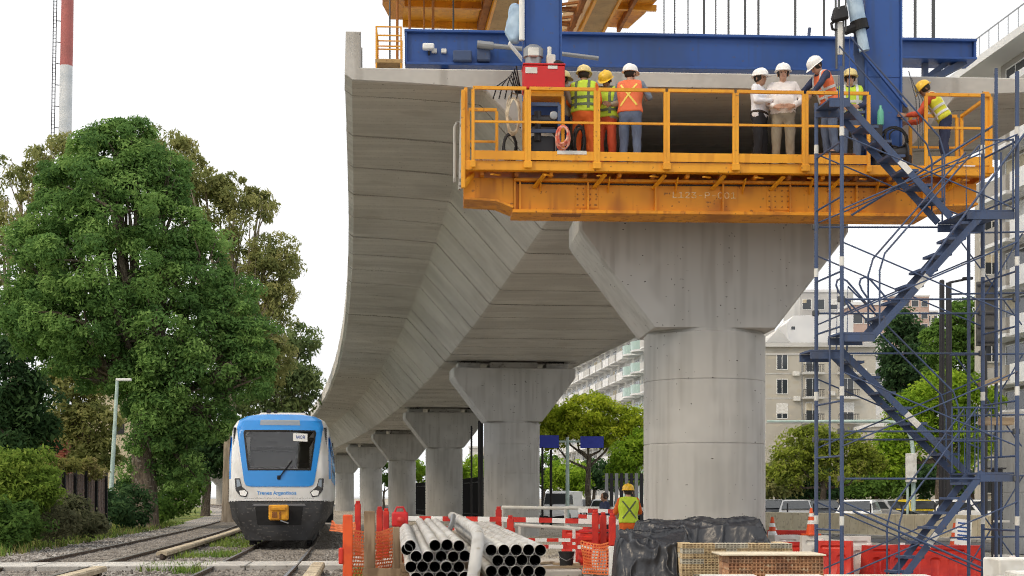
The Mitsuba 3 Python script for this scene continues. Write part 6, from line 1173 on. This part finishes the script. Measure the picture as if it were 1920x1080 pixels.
def balcony(k, F, x, z, w, d, solid='wall_white', rail=None, h=1.0, bars=False):
    b = put(k, 'balcony', F(B(x-w/2, -d, z-.22, x+w/2, -.002, z)), solid, False)
    if bars: put(b, 'railing', F(J(B(x-w/2, -d, z+.85, x+w/2, -d+.06, z+.92), *[B(x-w/2+.2*i, -d+.01, z+.002, x-w/2+.2*i+.05, -d+.05, z+.849) for i in range(int(w/.2)+1)])), 'dark_steel', False)
    else: put(b, 'parapet', F(J(B(x-w/2, -d, z+.002, x+w/2, -d+.1, z+h), B(x-w/2, -d+.1, z+.002, x-w/2+.1, -.002, z+h), B(x+w/2-.1, -d+.1, z+.002, x+w/2, -.002, z+h))), rail or solid, False)
# balcony tower at the right edge: street front faces left
o = np.array([31.1, 95.0]); ang = math.atan2(-1, .1)  # local x runs from the far corner towards the camera, -y faces the street
F_ = LF(o, ang); k = thing('balcony_tower', 'tall pale apartment tower with stacked balconies at the right edge', 'apartment tower'); H_ = 29.0
mat('tower_wall', speck((.37, .355, .33), (.31, .3, .28), .4), .85)
put(k, 'wall', F_(B(0, 0, 0, 30, 14, H_)), 'tower_wall', False)
put(k, 'roof_slab', F_(B(-8, -1.7, H_, 30.5, 14.5, H_+.5)), 'wall_white', False)
for i in range(8): put(k, 'roof_rail_post', F_(B(-1.0 + 1.4*i, -1.6, H_+.5, -.95 + 1.4*i, -1.55, H_+1.7)), 'grey_steel', False)
put(k, 'roof_rail', F_(B(-1.0, -1.61, H_+1.7, 9.0, -1.54, H_+1.76)), 'grey_steel', False); put(k, 'roof_rail_glass', F_(B(-1.0, -1.58, H_+.55, 9.0, -1.57, H_+1.66)), 'rail_glass', False)
for f in range(10):
    z = 2.9*f
    for b_ in range(5):
        x = 2.2 + 4.3*b_
        window(k, F_, x, z + .35, 2.6, 2.05)
        if f: balcony(k, F_, x, z, 3.7, 1.5, 'wall_white', 'wall_white' if b_ % 2 else 'tower_wall', .95)
    put(k, 'floor_band', F_(B(-.02, -.06, z-.2, 30, -.003, z)), 'wall_white', False) if f else None
for f in range(10): window(k, LF(o, .0), 1.2 + 0*f, 2.9*f + .8, .9, 1.3) if False else None
for f in range(2, 10):
    for b_ in range(4): 
        if (f*3 + b_) % 4 == 0: put(k, 'air_conditioner', F_(rbox(4.1 + 4.3*b_ - .35, -.45, 2.9*f + .7, 4.1 + 4.3*b_ + .3, -.01, 2.9*f + 1.2, .04)), 'off_white')
# stepped wing of the tower facing the camera
o2 = at(1838, 0, 99.0); k = thing('tower_wing', 'narrow beige wing facing the camera left of the balcony tower', 'apartment block'); F2 = LF((o2[0], 99.0), 0.0); w2 = 1.75
put(k, 'wall', F2(B(0, 0, 0, w2, 1.2, 22.5)), 'wall_beige', False); put(k, 'corner_pier', F2(B(w2 - .32, -.35, 0, w2 + .05, -.003, 23.4)), 'wall_white', False)
for f in range(7): window(k, F2, .75, 2.9*f + 1.9, .85, 1.3); put(k, 'floor_band', F2(B(-.05, -.08, 2.9*f + 1.15, w2 - .33, -.003, 2.9*f + 1.35)), 'wall_white', False)
# distant block with rounded green balconies between the piers
o = np.array([19.0, 216.0]); ang = math.atan2(-1, .11); F_ = LF(o, ang); k = thing('green_balcony_block', 'long apartment block with rows of pale and green balconies between the piers', 'apartment block')
put(k, 'wall', F_(B(-95, 0, 0, 12, 16, 30)), 'wall_grey', False)
for f in range(9):
    z = 1 + 3.1*f
    for b_ in range(15):
        x = 8 - 6.2*b_; gcol = b_ in (1, 2)
        if gcol:
            t_ = np.linspace(0, math.pi, 9); arc = [(x + 2.9*math.cos(a), -.003 - 2.2*math.sin(a)) for a in t_]
            b = put(k, 'balcony', F_(extr(arc, z - .25, z)), 'wall_white', False); put(b, 'parapet', F_(extr(Polygon(arc).difference(Polygon([(x + 2.7*math.cos(a), .05 - 2.05*math.sin(a)) for a in t_])), z + .003, z + 1.25)), 'glass_green', 30)
        else: balcony(k, F_, x, z, 5.0, 1.6, 'wall_white', 'wall_white' if b_ % 2 else 'wall_grey')
        window(k, F_, x, z + .2, 3.2, 2.1)
put(k, 'roof_slab', F_(B(-96, -1.5, 30, 13, 17, 30.6)), 'wall_white', False)
# beige four storey house
Y = 180; s = Y/FPX; a = at(1436, 0, Y)[0]; b = at(1642, 0, Y)[0]; F_ = LF((a, Y), 0.0); W_ = b - a; zt = EYE + (HOR - 650)*s; k = thing('beige_house', 'beige four storey house with white windows behind the street trees', 'apartment house')
put(k, 'wall', F_(B(0, 0, 0, W_, 12, zt)), 'wall_beige', False); put(k, 'cornice', F_(B(-.3, -.5, zt - .05, W_ + .3, 12.2, zt + .45)), 'wall_grey', False); put(k, 'frieze', F_(B(-.05, -.1, zt - 1.0, W_ + .05, -.003, zt - .8)), 'wall_grey', False)
for f, py in enumerate((692, 738, 784)):
    z = EYE + (HOR - py)*s
    window(k, F_, 1.95, z, 1.2, 1.7); put(k, 'string_course', F_(B(0, -.06, z - .62, W_, -.003, z - .5)), 'wall_grey', False)
    for x in (5.6, 9.8):
        balcony(k, F_, x, z - .45, 2.5, 1.1, 'wall_grey', bars=True); window(k, F_, x, z - .3, 1.5, 2.1)
for x, py in ((3.6, 705), (3.7, 752), (7.9, 742), (11.7, 700)):
    z = EYE + (HOR - py)*s; put(k, 'air_conditioner', F_(rbox(x-.4, -.42, z, x+.4, -.01, z+.55, .04)), 'off_white')
put(k, 'drain_pipe', F_(tube([(4.35, -.08, 0), (4.35, -.08, zt - 1.1)], .06, 8)), 'grey_steel'); put(k, 'roof_tank', F_(lathe([(.9, zt+.5), (.95, zt+1.9), (.3, zt+2.2)], 20, (9.5, 5, 0))), 'off_white')
# roof structures and blocks behind
k = thing('white_gable_house', 'white windowless gable with small vent behind the beige house', 'house'); Y = 200; s = Y/FPX; P = [at(px, py, Y)[[0, 2]] for px, py in ((1480, 660), (1475, 606), (1488, 592), (1532, 590), (1600, 590), (1600, 660))]
put(k, 'wall', xz(extr(P, Y, Y + 8)), 'wall_white', False); q = at(1487, 615, Y); put(k, 'vent', BC(q[0], Y - .03, q[2], .5, .06, .4), 'window_dark', False)
k = thing('roof_house', 'low pale house top between the pier head and the white gable', 'house'); P0, P1 = at(1437, 630, 190), at(1480, 680, 190); put(k, 'wall', B(P0[0], 190, 0, P1[0], 200, P0[2] - .8), 'wall_white', False); put(k, 'roof', hull([(P0[0]-.1, 189.7, P0[2]-.8), (P1[0]+.1, 189.7, P0[2]-.8), ((P0[0]+P1[0])/2, 189.7, P0[2]+.9), (P0[0]-.1, 200, P0[2]-.8), (P1[0]+.1, 200, P0[2]-.8), ((P0[0]+P1[0])/2, 200, P0[2]+.9)]), 'wall_grey', False); window(k, LF((P0[0], 190), 0), 1.2, P0[2] - 2.4, .6, .8)
def slabblock(name, lab, px0, px1, pyt, Y, m, nx, nz, z0=12, depth=14, ww=1.3, wh=1.5):
    a, b = at(px0, pyt, Y), at(px1, pyt, Y); F = LF((a[0], Y), 0.0); k = thing(name, lab, 'apartment block'); put(k, 'wall', F(B(0, 0, 0, b[0]-a[0], depth, a[2])), m, False); put(k, 'roof_edge', F(B(-.2, -.2, a[2], b[0]-a[0]+.2, depth+.2, a[2]+.4)), 'wall_white', False)
    st_ = (b[0]-a[0])/nx
    for i in range(nx):
        for j in range(nz): window(k, F, st_*(i+.5), a[2] - 2.6 - 3.0*j, ww, wh, two=False)
    return k
slabblock('grey_flats', 'grey flats behind the white gable at left of the scaffold', 1500, 1600, 548, 230, 'wall_grey', 4, 5)
slabblock('grey_flats', 'brownish flats with small windows behind the scaffold landing', 1598, 1660, 572, 215, 'wall_pink', 3, 5)
slabblock('white_flats', 'narrow white flats left of the dark pointed tree', 1640, 1672, 640, 205, 'wall_white', 2, 4)
slabblock('pink_tower', 'far pinkish brick tower behind the stair flight', 1672, 1742, 556, 380, 'wall_pink', 4, 9, ww=1.6, wh=1.6); slabblock('pink_tower', 'narrow far tower right of the pinkish tower', 1733, 1758, 585, 395, 'wall_grey', 2, 7, ww=1.4, wh=1.6)
slabblock('street_block', 'grey street block glimpsed between the second and third piers', 880, 1000, 840, 330, 'wall_grey', 6, 3)
slabblock('street_block', 'low pale street block behind the background trees at right', 1640, 1840, 800, 170, 'wall_beige', 8, 2)
